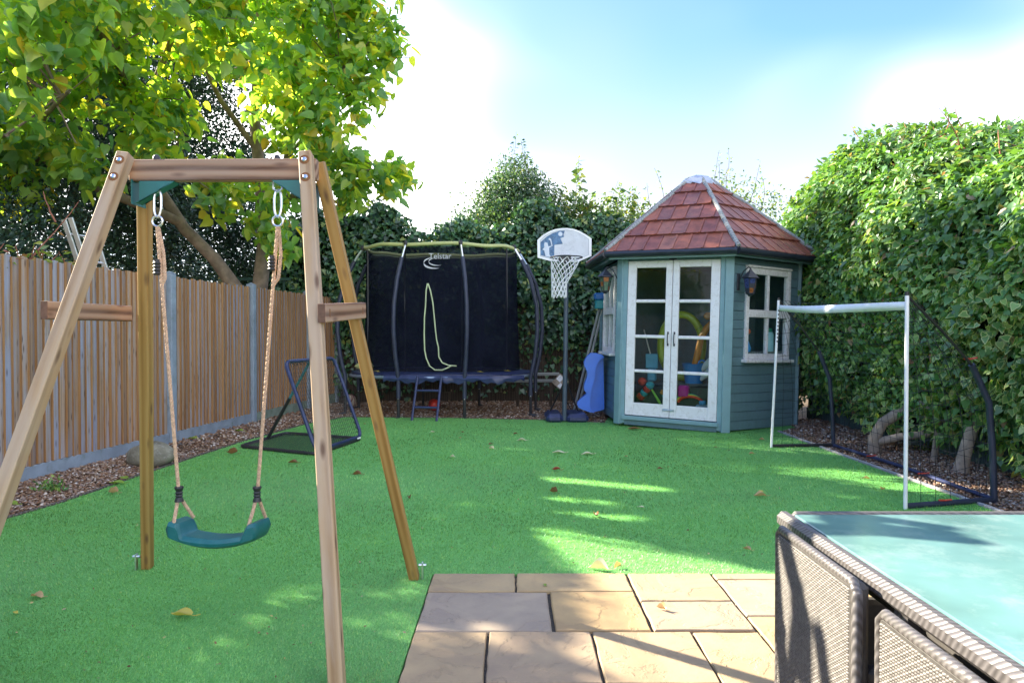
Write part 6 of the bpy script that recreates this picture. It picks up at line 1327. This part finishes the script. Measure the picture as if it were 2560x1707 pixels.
# ---- vine on the fence top, ladder and trellis beyond it
sp = []; rs = random.Random(9)
for i in range(26): s_ = rs.uniform(-2.9, -1.0); p = fpt(s_, -.10, 1.85); sp.append((tuple(p), tuple(p + U * rs.uniform(-.25, .25) + NRM * rs.uniform(0, .16) + Vector((0, 0, rs.uniform(.10, .26))))))
shoots('climbing_vine', 'yellow and red tinged vine spilling over the fence top beside the ladder', sp, MT['vine'], MT['twig_red'], .075, POINTY, 71, .028)
shoots('climbing_branch', 'bare reddish branch reaching up from the vine above the fence', [((fence_x(6.2) - .15, 6.2, 1.9), (-4.18, 6.6, 2.58)), ((-4.3, 6.45, 2.36), (-4.45, 6.5, 2.66))], MT['vine'], MT['twig_red'], .07, POINTY, 72, .09)
t = thing('extension_ladder', 'aluminium ladder end sticking up behind the fence', 'ladder', (-4.75, 8.6, 0)); al = M_plain('aluminium', (0.72, 0.75, 0.78), .35, .08, 10, metal=.85)
TOPS = [Vector((-5.24, 8.0, 2.64)), Vector((-5.15, 7.98, 2.66)), Vector((-4.98, 8.1, 2.60))]
for p in TOPS: q = p + Vector((.49, .6, -2.64)); M = frame(q, p, (1, 0, 0)); MB().cbox((-.028, -.012, 0), (.028, .012, (p - q).length), .003).build('stile', al, t, M=M)
for f in np.linspace(.06, .95, 9): MB().tube([TOPS[0].lerp(TOPS[0] + Vector((.49, .6, -2.64)), f), TOPS[2].lerp(TOPS[2] + Vector((.49, .6, -2.64)), f)], .014, 8).build('rung', al, t, smooth=True)
t = thing('trellis', 'dark green trellis fence behind the leaning tree stem', 'trellis', (-5.6, 13.0, 0)); mg = colour('trellis_green', (0.03, 0.08, 0.065), .7)
for x in np.arange(-7.2, -4.2, .22): MB().cbox((x - .02, 12.99, 0), (x + .02, 13.01, 2.36), .003).build('slat', mg, t)
for z in (.5, 1.2, 1.9, 2.3): MB().cbox((-7.25, 12.965, z), (-4.2, 12.985, z + .05), .003).build('rail', mg, t)
MB().cbox((-5.55, 12.9, 0), (-5.43, 13.0, 2.5), .006).build('trellis_post', M_wood('trellis_post_wood', [(.2, .16, .08), (.28, .22, .12), (.34, .28, .16)]), t)

# ================================================================== SMALL THINGS ON THE GROUND
mb = MB(); bp_ = Vector((-3.62, 6.85, .085)); rng = np.random.default_rng(81); nu, nv = 28, 16
for j in range(nv + 1):
    for i in range(nu):
        a, b = 2 * math.pi * i / nu, math.pi * j / nv; d = Vector((math.sin(b) * math.cos(a), math.sin(b) * math.sin(a), math.cos(b))); w_ = 1 + .05 * math.sin(3 * a + 2 * b) + .04 * math.sin(5 * b + a) + .012 * math.sin(13 * a + 9 * b)
        mb.v.append(tuple(bp_ + Vector((d.x * .24, d.y * .17, d.z * .135)) * w_))
for j in range(nv):
    for i in range(nu): l = (i + 1) % nu; mb.f.append((j * nu + i, (j + 1) * nu + i, (j + 1) * nu + l, j * nu + l))
mb.m = [0] * len(mb.f); o = mb.build('boulder', M_plain('lichen_stone', (0.17, 0.16, 0.12), .9, .35, 9, bump=.6, bscale=50, dirt=(0.32, 0.31, 0.27), dirtamt=.7), smooth=True); tag(o, 'rounded mossy boulder on gravel at the foot of the fence', 'boulder')
def gpt(px, py): Yd = 1.33 * 1707 / (py - 829); return ((px - 1280) / 1707 * Yd, Yd)
LM = {k: M_leaf('fallen_' + k, [(0, c), (1, tuple(x * 1.2 for x in c))], trans=.2, gloss=.04) for k, c in dict(brown=(.20, .095, .04), tan=(.42, .28, .15), pale=(.55, .52, .40), yellow=(.48, .40, .08), green=(.20, .30, .05), red=(.30, .05, .03)).items()}
def fallen(px, py, L_, col, label, rot=None, z=.012, group=None, curl=.3, tmpl=HEART):
    x, y_ = gpt(px, py); rot = random.uniform(0, 6.28) if rot is None else rot; mb = MB(); nx, ny = 4, 8; rnd = random.Random(int(px * 7 + py))
    k0, k1 = rnd.uniform(.5, 1.3) * curl, rnd.uniform(-.4, .8) * curl
    for j in range(ny + 1):
        f = j / ny; w_ = .36 * math.sin(math.pi * min(1, f * .93 + .07)) ** .8 * (1 - .35 * f) + .004
        for i in range(-nx, nx + 1):
            u = i / nx; mb.v.append((u * w_ * L_ * (1 - .25 * abs(k0)), (f - .5) * L_, L_ * (k0 * (u * w_ * 2.4) ** 2 + k1 * (f - .5) ** 2 + .025 * math.sin(7 * f + 3 * u) + .02)))
    st_ = 2 * nx + 1
    for j in range(ny):
        for i in range(2 * nx): a = j * st_ + i; mb.f.append((a, a + 1, a + st_ + 1, a + st_))
    mb.m = [0] * len(mb.f); mb.tube([(0, -.5 * L_, .02 * L_), (.03 * L_, -.68 * L_, .03 * L_), (.08 * L_, -.85 * L_, .07 * L_)], .012 * L_ + .0008, 5)
    o = mb.build('fallen_leaf', LM[col], None, smooth=True, M=Matrix.Translation((x, y_, z)) @ Matrix.Rotation(rot, 4, 'Z')); tag(o, label, 'leaf', group or 'fallen leaves'); return o
fallen(449, 1548, .105, 'yellow', 'large curled yellow brown leaf on the turf below the swing seat', 1.45, curl=.5)
fallen(84, 1499, .075, 'tan', 'curled tan leaf on the near turf at the frame edge', 1.3, curl=.8)
fallen(1496, 1428, .115, 'pale', 'large pale yellow leaf at the turf edge of the sunny patio', 1.2, curl=.7); fallen(1545, 1424, .05, 'tan', 'small orange leaf touching the large pale leaf by the patio', 2.0, curl=.9)
fallen(1655, 1532, .055, 'tan', 'small curled leaf lying on a sunlit paving slab', .8, .014, curl=.9)
fallen(1362, 1470, .03, 'green', 'tiny green leaf on the shaded paving slab', .3, .012)
fallen(730, 1160, .10, 'brown', 'brown leaf on turf in front of the rebound net', 1.5, curl=.6); fallen(890, 1190, .09, 'brown', 'rust brown leaf on turf right of the near swing leg', 1.5, curl=.8)
fallen(578, 1137, .12, 'brown', 'dark brown twig like leaf on turf left of the rebound net', 1.5, curl=.9); fallen(1902, 1244, .10, 'tan', 'tan leaf on turf before the goal mouth', 1.5, curl=.8); fallen(1904, 1232, .05, 'yellow', 'yellow leaf just behind the tan leaf before the goal mouth', .4)
fallen(1396, 1134, .13, 'pale', 'broad pale leaf in the middle of the far lawn', 1.4, curl=.3); fallen(1468, 1138, .12, 'pale', 'pale leaf a little right of the broad pale leaf', 1.6, curl=.4); fallen(1303, 1103, .11, 'pale', 'pale brown leaf on the far lawn before the hoop', 1.5, curl=.5)
fallen(1390, 1178, .085, 'red', 'dark red leaf in the middle of the lawn', 1.5, curl=.8); fallen(1384, 1235, .075, 'brown', 'brown leaf lying on the thin sun streak', .9, curl=.9); fallen(1585, 1075, .17, 'brown', 'rust brown leaf at the foot of the summerhouse threshold', 1.5, curl=.4)
fallen(288, 1212, .13, 'green', 'yellow green leaf on the lawn edging below the boulder', 1.5, curl=.4); fallen(279, 1236, .09, 'tan', 'tan curled leaf on turf near the boulder', 1.4, curl=.8); fallen(22, 1266, .11, 'green', 'green leaf on the gravel at the frame edge', 1.4, curl=.3); fallen(305, 1199, .12, 'green', 'dull green leaf on gravel beside the swing leg', .9, curl=.3)
fallen(480, 1100, .14, 'green', 'lime leaf on gravel behind the left swing rope', 1.4, curl=.3); fallen(596, 1080, .13, 'green', 'lime leaf on gravel left of the rebound net strut', 1.2, curl=.3); fallen(30, 1540, .035, 'yellow', 'tiny yellow scrap on the near turf below the tan leaf', 1.0)
for (a, b, lab) in ((1082, 1083, 'tiny pale scrap on the far lawn below the trampoline ladder'), (1150, 1097, 'tiny pale scrap on the far lawn below the trampoline middle'), (1156, 1083, 'dark speck of leaf just above a pale scrap on the far lawn'),
        (1226, 1113, 'small tan leaf scrap, upper of two close together on the far lawn'), (1228, 1124, 'small pale leaf scrap, lower of two close together on the far lawn'), (1288, 1087, 'tiny leaf scrap on the far lawn below the right trampoline leg'),
        (1130, 1145, 'small dry scrap on the lawn beside the golden swing leg'), (1566, 1144, 'small brown scrap on the lawn before the summerhouse doors'), (1650, 1175, 'tiny grey white scrap on the open lawn before the summerhouse'), (1790, 1121, 'small brown leaf on the lawn by the summerhouse corner'),
        (1490, 1294, 'tiny brown scrap just above the sunlit lawn patch'), (1606, 1273, 'tiny reddish scrap on shaded lawn above the sunlit patch'), (1022, 1250, 'tiny tan scrap beside the middle of the golden swing leg'), (1905, 1102, 'small dark leaf on the lawn just inside the far goal post'),
        (1880, 1137, 'tiny brown scrap on the lawn left of the far goal post'), (2170, 1200, 'tiny brown scrap on the lawn inside the goal'), (2210, 1228, 'small rusty scrap on the lawn near the close goal post'), (910, 1062, 'small brown scrap behind the rebound net corner'), (1870, 1380, 'tiny tan scrap on the lawn by the table corner')):
    fallen(a, b, random.uniform(.035, .075), random.choice(['brown', 'tan', 'pale', 'brown', 'tan']), lab, None, group='small leaf scraps on the lawn', curl=.7)
# leaves on the trampoline pad and weeds by the fence foot
for (x, y_, z, lab) in ((1.15, -.62, .705, 'yellow leaf on the trampoline pad nearest the right posts'), (.75, -.86, .70, 'yellow leaf on the trampoline pad right of the middle post'), (-.9, -.8, .70, 'yellow leaf on the trampoline pad at the left end')):
    p = tp(x, y_, z); mb = MB(); mb.add([(0, -.06, 0), (.035, 0, .02), (0, .07, .012), (-.035, 0, .02)], [(0, 1, 2, 3)]); o = mb.build('fallen_leaf', LM['yellow'], None, M=Matrix.Translation(p) @ Matrix.Rotation(random.uniform(0, 6), 4, 'Z')); tag(o, lab, 'leaf', 'yellow leaves on the trampoline pad')
for k, (px_, py_, lab) in enumerate(((547, 1072, 'small green weed tuft at the gravel board behind the left rope'), (120, 1230, 'low weed at the gravel board near the frame edge'), (2330, 1135, 'lime weed sprouting from gravel below the hedge'))):
    x, y_ = gpt(px_, py_); rng = np.random.default_rng(90 + k); n = 140; P = np.stack([x + rng.normal(0, .06, n), y_ + rng.normal(0, .05, n), np.abs(rng.normal(0.0, .04, n)) + (.03 if x > 3 else .01)], 1); D = unit(rng.normal(size=(n, 3)) + np.array([0, 0, .8])); U_ = unit(rng.normal(size=(n, 3)) + np.array([0, 0, 1.])); t = thing('weed', lab, 'weed', (x, y_, 0)); c = link('foliage', leaves_mesh('foliage', P, D, U_, rng.uniform(.025, .05, n), SMALL), MT['ivy'] if k < 2 else MT['vine'], t); c['kind'] = 'stuff'
